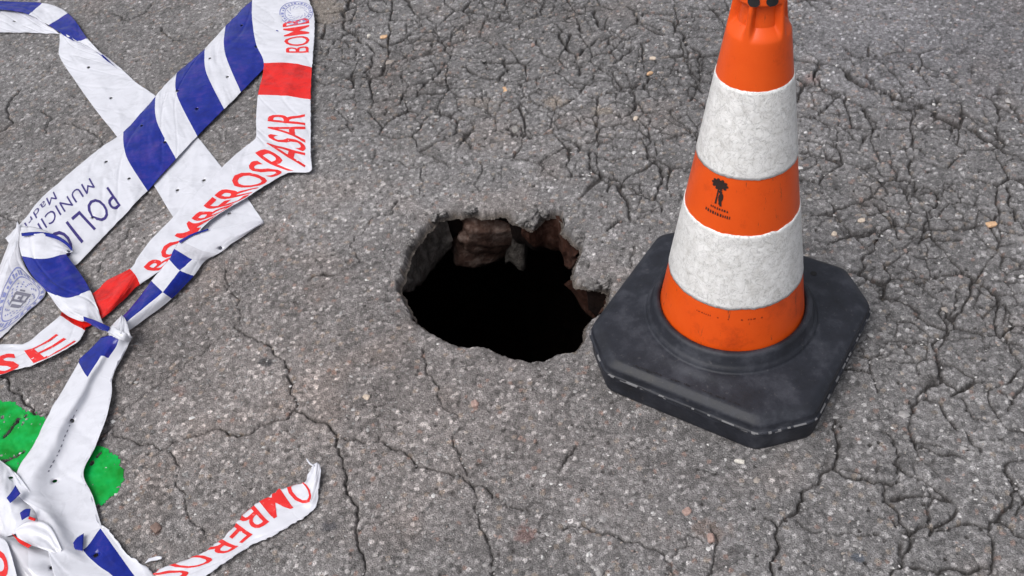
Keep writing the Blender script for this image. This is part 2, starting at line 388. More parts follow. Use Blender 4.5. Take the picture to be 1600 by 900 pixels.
# aggregate
a1, a2, ida = voronoi(XX + 0.002 * fbm(XX, YY, .006, 2, 5), YY + 0.002 * fbm(XX, YY, .006, 2, 6), 0.0078, 110)
b1, b2, idc = voronoi(XX, YY, 0.0145, 130)
pit = ((b1 < 0.22) & (idc > 0.955)).astype(float) * (0.6 + crumb)
rough_amt = 0.7 + 0.5 * fbm(XX, YY, 0.15, 2, 140) + 0.35 * crumb
Z = 0.006 * fbm(XX, YY, 0.6, 2, 150) + 0.0020 * fbm(XX, YY, 0.06, 3, 160) * (0.5 + crumb)
Z += (0.0014 * np.sqrt(np.clip(1 - a1 * a1 * 1.6, 0, 1)) * (0.3 + 1.2 * ida) + 0.0010 * np.clip(1 - b1 * 1.3, 0, 1) * (idc > .5)) * rough_amt
Z += crumb * 0.0034 * (idb - 0.5) * (1 - np.clip(1 - edge / .10, 0, 1)) + 0.0016 * crumb * (idg - .5)
Z -= 0.0085 * gap + 0.0040 * gap2 + 0.0030 * pit
Z -= 0.0095 * np.clip(crackd, 0, 1.2) + 0.0012 * crackc
# gentle sag and broken lip towards the hole
sl = (np.abs(XX - HC[0]) < 0.45) & (np.abs(YY - HC[1]) < 0.45)
sdf = np.full(XX.shape, 1.0); sdf[sl] = poly_sdf(HPR, XX[sl], YY[sl])
Z -= 0.004 * np.exp(-np.clip(sdf, 0, 1) / 0.02) + 0.006 * np.clip(fbm(XX, YY, 0.02, 3, 170), 0, 1) * np.exp(-np.clip(sdf, 0, 1) / 0.012)
ins = np.clip(-sdf, 0, 0.012)
Z -= np.clip(ins, 0, .004) * 3.0 + np.clip(ins - .001, 0, .006) * 1.0
XXd = XX.copy(); YYd = YY.copy()
Zsafe = Z.copy()

# tone
g = np.interp(ida, [0, .10, .30, .60, .82, .94, .98, 1.0], [.08, .125, .16, .19, .23, .28, .36, .50])
stone = sstep(0.75, 0.45, a1)
tone = 0.125 * (1 - stone) + g * stone
tone = tone * 1.27 * (1 + 0.35 * fbm(XX, YY, 0.25, 3, 200)) * (1 - 0.12 * crumb + .30 * fbm(XX, YY, 0.03, 3, 210))
rgb = np.stack([tone * 1.015, tone * 0.985, tone * 1.005], -1)
pink = ((ida > .83) & (ida < .85))[..., None] * stone[..., None]
rgb = rgb * (1 - pink) + pink * np.array([.27, .20, .18])
bigp = ((b1 < .33) & (idc > .86) & (idc < .935))[..., None]
rgb = np.where(bigp, np.array([.28, .245, .22]) * (0.75 + .5 * ida[..., None]), rgb)
warm = np.clip(blob(500, 650, 500, 260) + .4 * blob(250, 300, 200, 300), 0, 1)[..., None]
rgb = rgb * (1 + warm * np.array([.12, .045, .0])); cool = blob(1480, 60, 330, 130)[..., None]
rgb = rgb * (1 + cool * np.array([.0, .01, .06]))
brownc = sstep(.05, .5, fbm(XX, YY, .13, 3, 220))[..., None] * .4
rgb = rgb * (1 - brownc) + brownc * rgb * np.array([1.06, .95, .88])
for (bx, by, rx, ry, c, k) in [(505, 10, 40, 38, (.26, .225, .195), .75), (868, 158, 22, 10, (.33, .27, .22), .6), (940, 172, 24, 9, (.33, .28, .23), .6),
        (745, 160, 45, 10, (.27, .23, .20), .5), (820, 835, 22, 22, (.20, .11, .10), .6), (417, 568, 17, 10, (.055, .055, .062), .8), (516, 822, 17, 11, (.075, .075, .088), .7),
        (244, 828, 11, 12, (.17, .11, .10), .8), (1268, 125, 17, 10, (.27, .19, .18), .6), (1340, 872, 14, 10, (.10, .115, .145), .8), (280, 610, 16, 10, (.22, .15, .14), .5),
        (1110, 830, 40, 20, (.24, .17, .14), .4), (650, 230, 60, 40, (.19, .18, .175), .3)]:
    m = (sstep(.55, .25, 1 - blob(bx, by, rx, ry) + .5 * dith) * k)[..., None]
    rgb = rgb * (1 - m) + m * np.array(c) * (0.8 + .4 * ida[..., None])
dirt_shade = np.clip(1.35 * np.maximum(np.maximum(crackd, gap), np.maximum(gap2 * .7, pit)), 0, 1)[..., None]  # crack dirt, deepened to paint shade onto the lit crack walls too
rgb = rgb * (1 - dirt_shade * .85) + dirt_shade * .85 * np.array([.030, .026, .025])
rgb = rgb * (1 - .16 * crackc[..., None])
rim = (sstep(0, .006, -sdf))[..., None]; rgb = rgb * (1 - rim) + rim * np.array([.10, .085, .075]) * (.6 + .8 * ida[..., None])

V = np.stack([XXd, YYd, Z], -1).reshape(-1, 3)
idx = np.arange(nr * nc).reshape(nr, nc)
Q = np.stack([idx[:-1, :-1], idx[:-1, 1:], idx[1:, 1:], idx[1:, :-1]], -1)
sq = (sdf[:-1, :-1] + sdf[:-1, 1:] + sdf[1:, 1:] + sdf[1:, :-1]) / 4
keep = sq > -0.010
me = np_mesh("road_surface", V, Q[keep], ASPH)
set_color(me, "tone", rgb.reshape(-1, 3))
road = link("road_surface", me); road['kind'] = 'structure'

def ground_z(x, y):
    r = np.clip(np.searchsorted(ys, y), 1, nr - 1); c = np.clip(np.searchsorted(ss, x / np.interp(y, ys, wy)), 1, nc - 1)
    return float(Zsafe[r, c])

# ------------------------------------------------------------------ green paint sprayed on the asphalt
GP = np.array([at(*p)[:2] for p in [(-70,615),(0,626),(22,629),(45,641),(66,652),(110,662),(147,693),(170,702),(188,718),(197,742),(187,768),(166,790),(150,799),(120,790),(60,772),(0,742),(-70,725)]])
r0, r1 = np.searchsorted(ys, [GP[:, 1].min() - .03, GP[:, 1].max() + .03]); c0, c1 = np.searchsorted(ss, [-1.35, -0.45])
gx = XX[r0:r1, c0:c1]; gy = YY[r0:r1, c0:c1]; gs = poly_sdf(GP, gx, gy)
gz = Z[r0:r1, c0:c1] + 0.0009
hole_g = (crackd[r0:r1, c0:c1] > .55) | (pit[r0:r1, c0:c1] > .3)
gi = np.arange(gx.size).reshape(gx.shape)
gq = np.stack([gi[:-1, :-1], gi[:-1, 1:], gi[1:, 1:], gi[1:, :-1]], -1)
jit = hsh(np.floor(gx * 800), np.floor(gy * 800), 5) * 0.004 - 0.001 + .006 * fbm(gx, gy, .02, 2, 9)
ok = ((gs + np.where(gs > -.012, jit, 0)) < 0) & ~hole_g
okq = ok[:-1, :-1] & ok[1:, 1:] & ok[1:, :-1] & ok[:-1, 1:]
fq = gq[okq]; used, inv = np.unique(fq.ravel(), return_inverse=True)
mg, tg, bgp = new_mat("green_paint", 0.5, (0.003, 0.25, 0.03), 0.22)
tcg = N(tg, "ShaderNodeTexCoord"); ng = N(tg, "ShaderNodeTexNoise", Scale=30.0, Detail=5.0); tg.links.new(tcg.outputs['Object'], ng.inputs['Vector'])
rg = ramp(tg, ng.outputs[0], [(.3, (.001, .20, .015)), (.5, (.001, .32, .045)), (.7, (.002, .40, .08))]); tg.links.new(rg.outputs[0], bgp.inputs['Base Color'])
GV = np.stack([gx, gy, gz], -1).reshape(-1, 3)[used]
o = link("paint_mark", np_mesh("paint_mark", GV, inv.reshape(-1, 4), mg))
o['label'] = "bright green paint blotch on the asphalt under the knotted tape"; o['category'] = "paint mark"

# ------------------------------------------------------------------ the hole
hole = empty("sinkhole", (float(HC[0]), float(HC[1]), 0.0), "dark irregular hole broken through the asphalt beside the traffic cone", "hole")
def local(V): return np.asarray(V) - np.array([HC[0], HC[1], 0.0])
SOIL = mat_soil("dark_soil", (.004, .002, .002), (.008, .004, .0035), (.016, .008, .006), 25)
RED = mat_soil("red_brown_soil", (.014, .005, .003), (.030, .012, .008), (.075, .042, .033), 30)
CLOD = mat_soil("clod_soil", (.028, .012, .009), (.075, .045, .036), (.22, .17, .15), 22)
CONC = mat_soil("grey_concrete", (.040, .034, .031), (.085, .076, .070), (.16, .145, .135), 50)
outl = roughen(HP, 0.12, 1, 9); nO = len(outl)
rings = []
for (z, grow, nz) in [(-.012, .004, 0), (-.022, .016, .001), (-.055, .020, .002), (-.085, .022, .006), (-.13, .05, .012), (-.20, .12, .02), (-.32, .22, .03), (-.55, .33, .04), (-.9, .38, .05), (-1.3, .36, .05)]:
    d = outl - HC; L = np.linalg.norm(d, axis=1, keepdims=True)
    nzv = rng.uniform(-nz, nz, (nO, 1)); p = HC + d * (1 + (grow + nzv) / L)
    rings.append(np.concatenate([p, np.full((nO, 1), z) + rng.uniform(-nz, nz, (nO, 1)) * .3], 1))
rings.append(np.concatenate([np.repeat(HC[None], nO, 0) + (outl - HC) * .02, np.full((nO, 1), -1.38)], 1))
RV = np.stack(rings); ri = np.arange(RV.shape[0] * nO).reshape(RV.shape[0], nO); rn = np.roll(ri, -1, 1)
RQ = np.stack([ri[:-1], rn[:-1], rn[1:], ri[1:]], -1).reshape(-1, 4)
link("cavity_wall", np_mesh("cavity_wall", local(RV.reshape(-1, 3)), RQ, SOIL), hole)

def lump(name, centre, size, mat, seed, parent, rot=0.0, sub=4, amp=.25, freq=1.6, boxy=.6, tilt=(0, 0)):
    bm = bmesh.new(); bmesh.ops.create_icosphere(bm, subdivisions=sub, radius=1)
    P = np.array([v.co[:] for v in bm.verts])
    m = np.max(np.abs(P), axis=1, keepdims=True); P = P * (1 - boxy) + P / m * boxy * .85
    q = P * freq + seed * 3.7
    dsp = fbm(q[:, 0] + q[:, 2] * .7, q[:, 1] - q[:, 2] * .6, 1.0, 4, seed) + fbm(q[:, 1] * 1.1, q[:, 2] * 1.2 + q[:, 0] * .3, 1.0, 4, seed + 9)
    P = P * (1 + amp * dsp[:, None]); P = P * np.array(size)
    M = Matrix.Rotation(rot, 3, 'Z') @ Matrix.Rotation(tilt[0], 3, 'X') @ Matrix.Rotation(tilt[1], 3, 'Y')
    for v, p in zip(bm.verts, P): v.co = M @ Vector(p)
    for f in bm.faces: f.smooth = sub > 2
    me = bpy.data.meshes.new(name); bm.to_mesh(me); bm.free(); me.materials.append(mat)
    off = Vector((HC[0], HC[1], 0)) if parent is hole else Vector((0, 0, 0))
    return link(name, me, parent, Vector(centre) - off)
def slab_wall(name, pts, drop, thick, mat, seed, z0=-.028):
    """broken edge of a buried layer: pts along the top edge (px), hanging down by drop"""
    top = np.array([at(*p, z0) for p in pts]); dirc = HC - top[:, :2]
    dirc /= np.linalg.norm(dirc, axis=1, keepdims=True)
    n = 9 * (len(pts) - 1) + 1; ti = np.linspace(0, len(pts) - 1, n)
    T = np.stack([np.interp(ti, range(len(pts)), top[:, k]) for k in range(3)], 1)
    D = np.stack([np.interp(ti, range(len(pts)), dirc[:, k]) for k in range(2)], 1)
    dr = np.interp(ti, range(len(pts)), drop); rows = []
    m = 12
    for j in range(m + 1):
        f = j / m; nz = fbm(ti * 1.7 + seed, np.full(n, f * 4.0), 1.0, 3, seed) * .012
        inn = .004 + .012 * math.sin(f * 2.6) + nz
        rows.append(np.concatenate([T[:, :2] + D * inn[:, None], (T[:, 2] - dr * f)[:, None]], 1))
    rows.append(np.concatenate([T[:, :2] - D * thick, (T[:, 2] - dr)[:, None]], 1))
    A = np.stack(rows); ii = np.arange(A.shape[0] * n).reshape(A.shape[0], n)
    q = np.stack([ii[:-1, :-1], ii[:-1, 1:], ii[1:, 1:], ii[1:, :-1]], -1).reshape(-1, 4)
    link(name, np_mesh(name, local(A.reshape(-1, 3)), q, mat), hole)
slab_wall("concrete_edge", [(612, 452), (622, 425), (632, 400), (640, 380), (657, 357), (675, 340), (694, 333)], [.012, .06, .10, .12, .125, .12, .09], .05, CONC, 3)
slab_wall("soil_edge", [(896, 432), (920, 438), (945, 441), (957, 449), (955, 464), (943, 488)], [.03, .10, .13, .13, .10, .05], .05, RED, 6, -.022)
c = at(762, 372, -.13); lump("soil_clod", (c[0] + .005, c[1] + .015, c[2] + .012), (.092, .06, .082), CLOD, 14, hole, .15, 5, .34, 1.25, .75, (.30, .25))
c = at(812, 372, -.15); lump("rubble_stone", (c[0], c[1], c[2] + .02), (.030, .045, .095), CONC, 15, hole, -.3, 4, .30, 1.4, .75, (.1, .12))
c = at(868, 362, -.15); lump("soil_clod", (c[0], c[1] + .06, c[2]), (.055, .04, .07), SOIL, 19, hole, .3, 3, .3)
c = at(705, 365, -.12); lump("soil_clod", (c[0], c[1] + .05, c[2]), (.045, .03, .05), SOIL, 23, hole, .3, 3, .3)
slab_wall("soil_edge", [(815, 348), (832, 346), (850, 336), (876, 334), (884, 358), (897, 368), (911, 386)], [.03, .06, .09, .11, .10, .09, .03], .05, RED, 8, -.02)
# broken bits of asphalt along the lip
CHK = mat_soil("broken_asphalt", (.06, .057, .055), (.15, .145, .14), (.34, .33, .32), 160)
for i, (x, y, s) in enumerate([(690, 331, .008), (826, 338, .018), (848, 330, .010), (905, 368, .010), (677, 336, .008), (915, 410, .012), (735, 325, .010), (640, 377, .009), (925, 442, .012), (948, 440, .010)]):
    c = at(x, y, 0); CHUNK_LAST = lump("asphalt_chunk", (c[0], c[1], -.004 - s * .15), (s * 1.2, s, s * .6), ASPH, 31 + i, hole, i * 1.1, 4, .75, 2.6, .3)
    mc = CHUNK_LAST.data; n_ = len(mc.vertices); q_ = np.array([v.co[:] for v in mc.vertices]); _, _, tv = voronoi(q_[:, 0] + c[0], q_[:, 1] + q_[:, 2] + c[1], .006, 110)
    set_color(mc, 'tone', (np.interp(tv, [0, .1, .5, .9, 1], [.09, .13, .18, .26, .42]))[:, None] * np.array([1.04, .99, .98]))

# ------------------------------------------------------------------ stones
def stone_mat(name, c):
    m, t, b = new_mat(name, .6, c, .4); tc = N(t, "ShaderNodeTexCoord")
    n = N(t, "ShaderNodeTexNoise", Scale=250.0, Detail=4.0); t.links.new(tc.outputs['Object'], n.inputs['Vector'])
    r = ramp(t, n.outputs[0], [(.3, tuple(v * .7 for v in c)), (.7, tuple(min(1, v * 1.2) for v in c))]); t.links.new(r.outputs[0], b.inputs['Base Color'])
    return m
ST = {'tan': stone_mat("tan_stone", (.62, .40, .24)), 'white': stone_mat("white_stone", (.66, .63, .58)), 'pink': stone_mat("pink_stone", (.36, .25, .22)),
      'cream': stone_mat("cream_stone", (.62, .52, .43)), 'grey': stone_mat("grey_stone", (.26, .25, .24)), 'brown': stone_mat("brown_stone", (.19, .13, .11))}
for i, (x, y, sx, sy, k, lab) in enumerate([
    (600, 60, .0105, .0085, 'tan', "tan stone near the top, beside a smaller pale chip"),
    (577, 58, .0065, .005, 'white', "small pale chip left of the tan stone near the top"),
    (788, 138, .0125, .010, 'tan', "largest tan stone lying between the top edge and the hole"),
    (1020, 92, .0095, .0065, 'cream', "cream stone left of the cone's top, above a tan one"),
    (1015, 117, .0085, .005, 'tan', "flat tan stone just below the cream stone left of the cone's top"),
    (833, 72, .0075, .005, 'pink', "small pink stone in the broken asphalt above the hole"),
    (521, 185, .011, .006, 'brown', "reddish brown stone right of the red and white tape"),
    (1548, 352, .012, .008, 'tan', "tan stone in the cracked asphalt near the right edge"),
    (993, 187, .007, .006, 'cream', "small cream stone above the cone's base, left of the cone"),
    (805, 202, .012, .009, 'grey', "round grey stone set in a dark ring above the hole"),
    (1155, 722, .0095, .004, 'white', "white flake in front of the cone's base"),
    (1073, 800, .008, .007, 'pink', "pink stone below and left of the cone's base"),
    (1110, 842, .009, .006, 'pink', "pinkish stone near the bottom edge under the cone"),
    (245, 826, .011, .008, 'brown', "round brown stone left of the torn tape end"),
    (1345, 348, .009, .006, 'cream', "pale stone just right of the cone's lower white band"),
    (1303, 368, .008, .006, 'cream', "pale pebble right of the cone, above its base"),
    (742, 632, .009, .007, 'pink', "pinkish pebble in front of the hole"),
    (573, 622, .008, .006, 'cream', "cream pebble left of the crack in front of the hole")]):
    c = at(x, y, 0); o = lump("pebble", (c[0], c[1], ground_z(c[0], c[1]) + .0012), (sx, sy, .0045), ST[k], 60 + i, None, i * .9, 2, .3, 1.3)
    o['label'] = lab; o['category'] = "stone"; o['group'] = "stones lying on the cracked asphalt"

# thousands of tiny chips of aggregate proud of the binder
def chips(n, seed, size=.0021, only_crumb=False):
    r = np.random.default_rng(seed)
    base = np.array([(1, 0, .1), (.3, .9, 0), (-.8, .6, .1), (-.8, -.6, 0), (.3, -.95, .1), (.1, .0, .75), (-.3, .25, .6), (.35, -.3, .65)])
    tri = np.array([(0, 1, 5), (1, 2, 6), (2, 3, 6), (3, 4, 7), (4, 0, 7), (0, 5, 7), (1, 6, 5), (3, 7, 6), (5, 6, 7)])
    u = r.uniform(-1, 1, n); y = np.exp(r.uniform(math.log(1.25), math.log(3.8), n)) - .65; x = u * np.interp(y, ys, wy)
    rr = np.clip(np.searchsorted(ys, y), 1, nr - 1); cc = np.clip(np.searchsorted(ss, u), 1, nc - 1)
    z = Z[rr, cc]; good = (sdf[rr, cc] > .003) & (crackd[rr, cc] < .2) & (gap[rr, cc] < .3)
    dens = fbm(x, y, .12, 2, 300) + r.uniform(-.5, .5, n) > -.25; good &= (crumb[rr, cc] > .45) & (dens) if only_crumb else dens
    x, y, z = x[good], y[good], z[good]; n = len(x)
    s = np.exp(r.normal(math.log(size), .38, n)); a = r.uniform(0, 6.28, n); asp = r.uniform(.5, 1, n); ht = r.uniform(.3, .8, n)
    B = base[None] * (1 + .25 * r.standard_normal((n, 8, 3)))
    bx = B[..., 0] * s[:, None]; by = B[..., 1] * (s * asp)[:, None]; bz = B[..., 2] * (s * ht)[:, None]
    P = np.stack([x[:, None] + bx * np.cos(a)[:, None] - by * np.sin(a)[:, None], y[:, None] + bx * np.sin(a)[:, None] + by * np.cos(a)[:, None], z[:, None] + bz - .0002], -1)
    T = tri[None] + (np.arange(n) * 8)[:, None, None]
    pal = np.array([(.38, .37, .37), (.30, .29, .29), (.25, .24, .24), (.21, .205, .205), (.17, .165, .165), (.30, .235, .215), (.34, .30, .27), (.58, .57, .57), (.12, .115, .115)])
    pc = pal[r.choice(len(pal), n, p=[.09, .16, .18, .2, .17, .05, .04, .04, .07])]
    return P.reshape(-1, 3), T.reshape(-1, 3), np.repeat(pc, 8, 0)
P, T, pc = chips(36000, 8); P2_, T2_, pc2_ = chips(5200, 18, .0036, True)
T = np.concatenate([T, T2_ + len(P)]); P = np.concatenate([P, P2_]); pc = np.concatenate([pc, pc2_])
mch, tch, bch = new_mat("stone_chips", .5, (.4, .4, .4), .5)
vc = N(tch, "ShaderNodeVertexColor"); vc.layer_name = "tone"; tch.links.new(vc.outputs[0], bch.inputs['Base Color'])
me = np_mesh("aggregate", P, T, mch, smooth=False); set_color(me, "tone", pc)
o = link("aggregate", me, road); o['kind'] = 'stuff'

# ------------------------------------------------------------------ traffic cone
CX, CY = 0.3879, 1.2188; RB, K = 0.125, 0.1483
ZB = [0.1163, 0.1983, 0.3427, 0.4418, 0.5842, 0.76]
def crad(z): return RB - K * (np.asarray(z) - ZB[0])
cone = empty("traffic_cone", (CX, CY, 0.0), "orange traffic cone with two white reflective bands on a black rubber base", "traffic cone")
mo, to, bo = new_mat("orange_plastic", .38, (.62, .06, .005), .35)
tc = N(to, "ShaderNodeTexCoord"); n1 = N(to, "ShaderNodeTexNoise", Scale=9.0, Detail=6.0, Roughness=.7); to.links.new(tc.outputs['Object'], n1.inputs['Vector'])
r1_ = ramp(to, n1.outputs[0], [(.32, (.44, .045, .005)), (.48, (.72, .082, .006)), (.7, (.76, .094, .008))])
mp = N(to, "ShaderNodeMapping"); mp.inputs['Scale'].default_value = (60, 60, 9); to.links.new(tc.outputs['Object'], mp.inputs[0])
n2 = N(to, "ShaderNodeTexNoise", Scale=1.0, Detail=5.0, Roughness=.8); to.links.new(mp.outputs[0], n2.inputs['Vector'])
scr = ramp(to, n2.outputs[0], [(.62, (0, 0, 0)), (.70, (.8, .8, .8))])
cc_ = mixc(to, r1_.outputs[0], (.10, .035, .02), scr.outputs[0]); to.links.new(cc_, bo.inputs['Base Color'])
bump(to, n2.outputs[0], bo, .0004, .5)
mb, tb, bb = new_mat("black_rubber", .5, (.03, .032, .040), .3)
tc = N(tb, "ShaderNodeTexCoord"); n1 = N(tb, "ShaderNodeTexNoise", Scale=14.0, Detail=7.0, Roughness=.7); tb.links.new(tc.outputs['Object'], n1.inputs['Vector'])
rb_ = ramp(tb, n1.outputs[0], [(.32, (.011, .012, .016)), (.5, (.018, .020, .028)), (.68, (.046, .049, .062))])
n3 = N(tb, "ShaderNodeTexNoise", Scale=160.0, Detail=3.0); tb.links.new(tc.outputs['Object'], n3.inputs['Vector'])
dst = ramp(tb, n3.outputs[0], [(.64, (0, 0, 0)), (.78, (.25, .25, .25))])
cb = mixc(tb, rb_.outputs[0], (.16, .15, .15), dst.outputs[0]); tb.links.new(cb, bb.inputs['Base Color'])
rr_ = ramp(tb, n1.outputs[0], [(.3, (.42,) * 3), (.7, (.62,) * 3)]); tb.links.new(rr_.outputs[0], bb.inputs['Roughness'])
bump(tb, n3.outputs[0], bb, .0008, .6)
mr, tr_, br = new_mat("reflective_sheet", .32, (.62, .62, .62), .6)
tc = N(tr_, "ShaderNodeTexCoord")
nA = N(tr_, "ShaderNodeTexNoise", Scale=60.0, Detail=9.0, Roughness=.78, Distortion=.7); tr_.links.new(tc.outputs['Object'], nA.inputs['Vector'])
vA = N(tr_, "ShaderNodeTexVoronoi", Scale=52.0); vA.feature = 'DISTANCE_TO_EDGE'
nW = N(tr_, "ShaderNodeTexNoise", Scale=50.0, Detail=4.0, Distortion=1.0); tr_.links.new(tc.outputs['Object'], nW.inputs['Vector'])
wv = mixc(tr_, tc.outputs['Object'], nW.outputs['Color'], .06); tr_.links.new(wv, vA.inputs['Vector'])
rA = ramp(tr_, nA.outputs[0], [(.30, (.62, .615, .60)), (.42, (.76, .755, .745)), (.52, (.86, .86, .86)), (.62, (.96, .96, .96))])
rV = ramp(tr_, vA.outputs[0], [(0, (.58,) * 3), (.022, (.80,) * 3), (.05, (1,) * 3)])
cr_ = mixc(tr_, rA.outputs[0], rV.outputs[0], .7, 'MULTIPLY'); tr_.links.new(cr_, br.inputs['Base Color'])
br.inputs['Metallic'].default_value = .12
bA = bump(tr_, nA.outputs[0], br, .0022, .7); bump(tr_, rV.outputs[0], br, .0012, .7, bA)

# body: flared skirt, straight cone, fluted neck and rim
NT = 168; th = np.linspace(0, 2 * math.pi, NT, endpoint=False)
ZS = 0.652                                         # shoulder under the fluted neck
zs_ = np.concatenate([np.linspace(.100, ZS, 70), np.linspace(ZS, .735, 40)[1:], [.745, .752, .756, .756, .750, .735, .62]])
bod = []
NF = 5
for i, z in enumerate(zs_):
    r = np.full(NT, float(crad(z)))
    if ZS < z < .706 and i < 110:
        ph = ((th * NF / (2 * math.pi) + .7806) % 1.0) - .5         # 0 at the middle of a scoop
        scoop = sstep(.46, .33, np.abs(ph))
        d = .014 * sstep(0, .5, (z - ZS) / (.706 - ZS)) * sstep(0, .004, .706 - z)
        flat = crad(z) * (1 - .10 * np.cos(ph * 2)) * 0
        r = r - scoop * d + flat
    if i >= len(zs_) - 4: r = r - [.006, .010, .011, .011][i - (len(zs_) - 4)]
    bod.append(np.stack([r * np.cos(th), r * np.sin(th), np.full(NT, z)], 1))
B = np.stack(bod); ii = np.arange(B.shape[0] * NT).reshape(-1, NT); jn = np.roll(ii, -1, 1)
q = np.stack([ii[:-1], jn[:-1], jn[1:], ii[1:]], -1).reshape(-1, 4)
link("cone_body", np_mesh("cone_body", B.reshape(-1, 3), q, mo), cone)
# openings near the rim
mk, tk, bk = new_mat("dark_opening", .8, (.02, .02, .022), .2)
def cone_pt(theta, z, lift=.0006):
    r = float(crad(z)) + lift
    return np.array([r * math.cos(theta), r * math.sin(theta), z])
def cone_hit(x, y):
    d = FW + RT * (x - 800) / F_PX + UP * (450 - y) / F_PX; o_ = CAM - np.array([CX, CY, 0])
    best = None
    for t in np.linspace(.8, 3.0, 6000):
        p = o_ + d * t
        if p[2] < .78 and math.hypot(p[0], p[1]) < crad(p[2]): best = p; break
    return (math.atan2(best[1], best[0]), best[2]) if best is not None else None
def cone_patch(name, centre, shapes, mat, parent, lift=.0007, rotate=0.0, scale=1.3):
    """flat print wrapped on the cone; shapes are polygons in metres around centre (x right, y up the cone)"""
    bm = bmesh.new(); th0, z0 = centre; r0_ = float(crad(z0))
    for poly in shapes:
        vs_ = []
        for (a, b_) in poly:
            ca, sa = math.cos(rotate), math.sin(rotate); a, b_ = (a * ca - b_ * sa) * scale, (a * sa + b_ * ca) * scale
            vs_.append(bm.verts.new(cone_pt(th0 + a / r0_, z0 + b_, lift)))
        if len(vs_) > 8:
            mx_ = sum(p[0] for p in poly) / len(poly); my_ = sum(p[1] for p in poly) / len(poly); ca, sa = math.cos(rotate), math.sin(rotate)
            cv = bm.verts.new(cone_pt(th0 + (mx_ * ca - my_ * sa) * scale / r0_, z0 + (mx_ * sa + my_ * ca) * scale, lift))
            for k in range(len(vs_)): bm.faces.new((cv, vs_[k], vs_[(k + 1) % len(vs_)]))
        else: bm.faces.new(vs_)
    bmesh.ops.recalc_face_normals(bm, faces=bm.faces)
    me = bpy.data.meshes.new(name); bm.to_mesh(me); bm.free(); me.materials.append(mat)
    return link(name, me, parent)
def oval(cx, cy, rx, ry, n=18, wob=.0, seed=0):
    r = random.Random(seed)
    return [(cx + rx * (1 + r.uniform(-wob, wob)) * math.cos(k * 2 * math.pi / n), cy + ry * (1 + r.uniform(-wob, wob)) * math.sin(k * 2 * math.pi / n)) for k in range(n)]
for (x, y) in ((1178, 2), (1207, 1)):
    hh = cone_hit(x, y)
    if hh: cone_patch("opening", hh, [oval(0, 0, .0065, .006, 16, .08, 3)], mk, cone, -.006 if False else .0012)
def band(z0, z1, seed, jag0, jag1):
    rows = []; m = 26; r = np.random.default_rng(seed)
    e0 = fbm(th * 9, th * 0 + seed, 1, 3, seed) * jag0 + (hsh(np.floor(th * 30), th * 0, seed)) * jag0 * .6
    e1 = fbm(th * 9, th * 0 + seed + 5, 1, 3, seed + 7) * jag1
    e0[0] = e0[-1] = 0
    for k in range(m + 1):
        f = k / m; z = (z0 + e0) * (1 - f) + (z1 + e1) * f
        bump_ = .0011 + .0004 * fbm(th * 8, z * 120, 1, 2, seed)
        rr2 = crad(z) + bump_
        rows.append(np.stack([rr2 * np.cos(th), rr2 * np.sin(th), z], 1))
    rows.insert(0, rows[0] * np.array([.985, .985, 1])); rows.append(rows[-1] * np.array([.985, .985, 1]))
    A = np.stack(rows); ii = np.arange(A.shape[0] * NT).reshape(-1, NT); jn = np.roll(ii, -1, 1)
    q = np.stack([ii[:-1], jn[:-1], jn[1:], ii[1:]], -1).reshape(-1, 4)
    return link("reflective_band", np_mesh("reflective_band", A.reshape(-1, 3), q, mr), cone)
o = band(ZB[1], ZB[2], 4, .0022, .0022); o['label'] = "lower, wider white reflective band with a ragged edge"
o = band(ZB[3], ZB[4], 8, .0012, .0008); o['label'] = "upper white reflective band"
# emblem and print on the middle orange ring
mi, ti_, bi = new_mat("black_ink", .5, (.025, .014, .012), .4)
e = cone_hit(1125, 288)
if e:
    cone_patch("emblem", e, [oval(0, 0, .0088, .0056, 20, .10, 1)], mi, cone, .0006, -.06)
    cone_patch("emblem", e, [oval(.0090 * math.cos(k * .628), .0060 * math.sin(k * .628), .0020, .0018, 9, .1, k) for k in range(10)], mi, cone, .0008, -.06)['kind'] = 'stuff'
    cone_patch("emblem", e, [[(-.0012, -.004), (.0010, -.004), (.0008, -.016), (.0012, -.027), (-.0012, -.027), (-.0010, -.016)]], mi, cone, .0007, -.06)
    cone_patch("emblem", e, [oval(.0046, -.0165, .0030, .0066, 14, .06, 5)], mi, cone, .0009, -.06)
    cone_patch("emblem", e, [oval(.0030, -.0092, .0023, .0021, 10, .06, 6)], mi, cone, .0010, -.06)
    cone_patch("emblem", e, [[(.0030, -.021), (.0062, -.020), (.0080, -.0275), (.0050, -.0280), (.0052, -.0262), (.0036, -.0262)]], mi, cone, .0010, -.06)
    e2 = cone_hit(1122, 331); sh = []
    rn_ = random.Random(4)
    for row, (yy, x0, x1, hgt) in enumerate(((.003, -.011, .016, .0032), (-.005, -.017, .018, .0042))):
        xx = x0
        while xx < x1:
            wd = rn_.uniform(.0016, .003)
            if rn_.random() < .85: sh.append([(xx, yy), (xx + wd * .75, yy + rn_.uniform(-.0005, .0005)), (xx + wd * .75, yy + hgt * rn_.uniform(.6, 1)), (xx, yy + hgt)])
            xx += wd + .0008
    cone_patch("emblem_print", e2, sh, mi, cone, .0007, -.06)

mf, tf_, bf = new_mat("worn_print", .5, (.30, .030, .006), .3)
e3 = cone_hit(1140, 500); sh = []; xx = -.058
while xx < .058:
    wd = rn_.uniform(.002, .005)
    if rn_.random() < .75 and abs(xx + .01) > .006: sh.append([(xx, 0), (xx + wd * .8, rn_.uniform(-.0006, .0006)), (xx + wd * .8, .0036 * rn_.uniform(.5, 1)), (xx, .0036 * rn_.uniform(.5, 1))])
    xx += wd + .0012
cone_patch("worn_print", e3, sh, mf, cone, .0005, 0, 1.0)
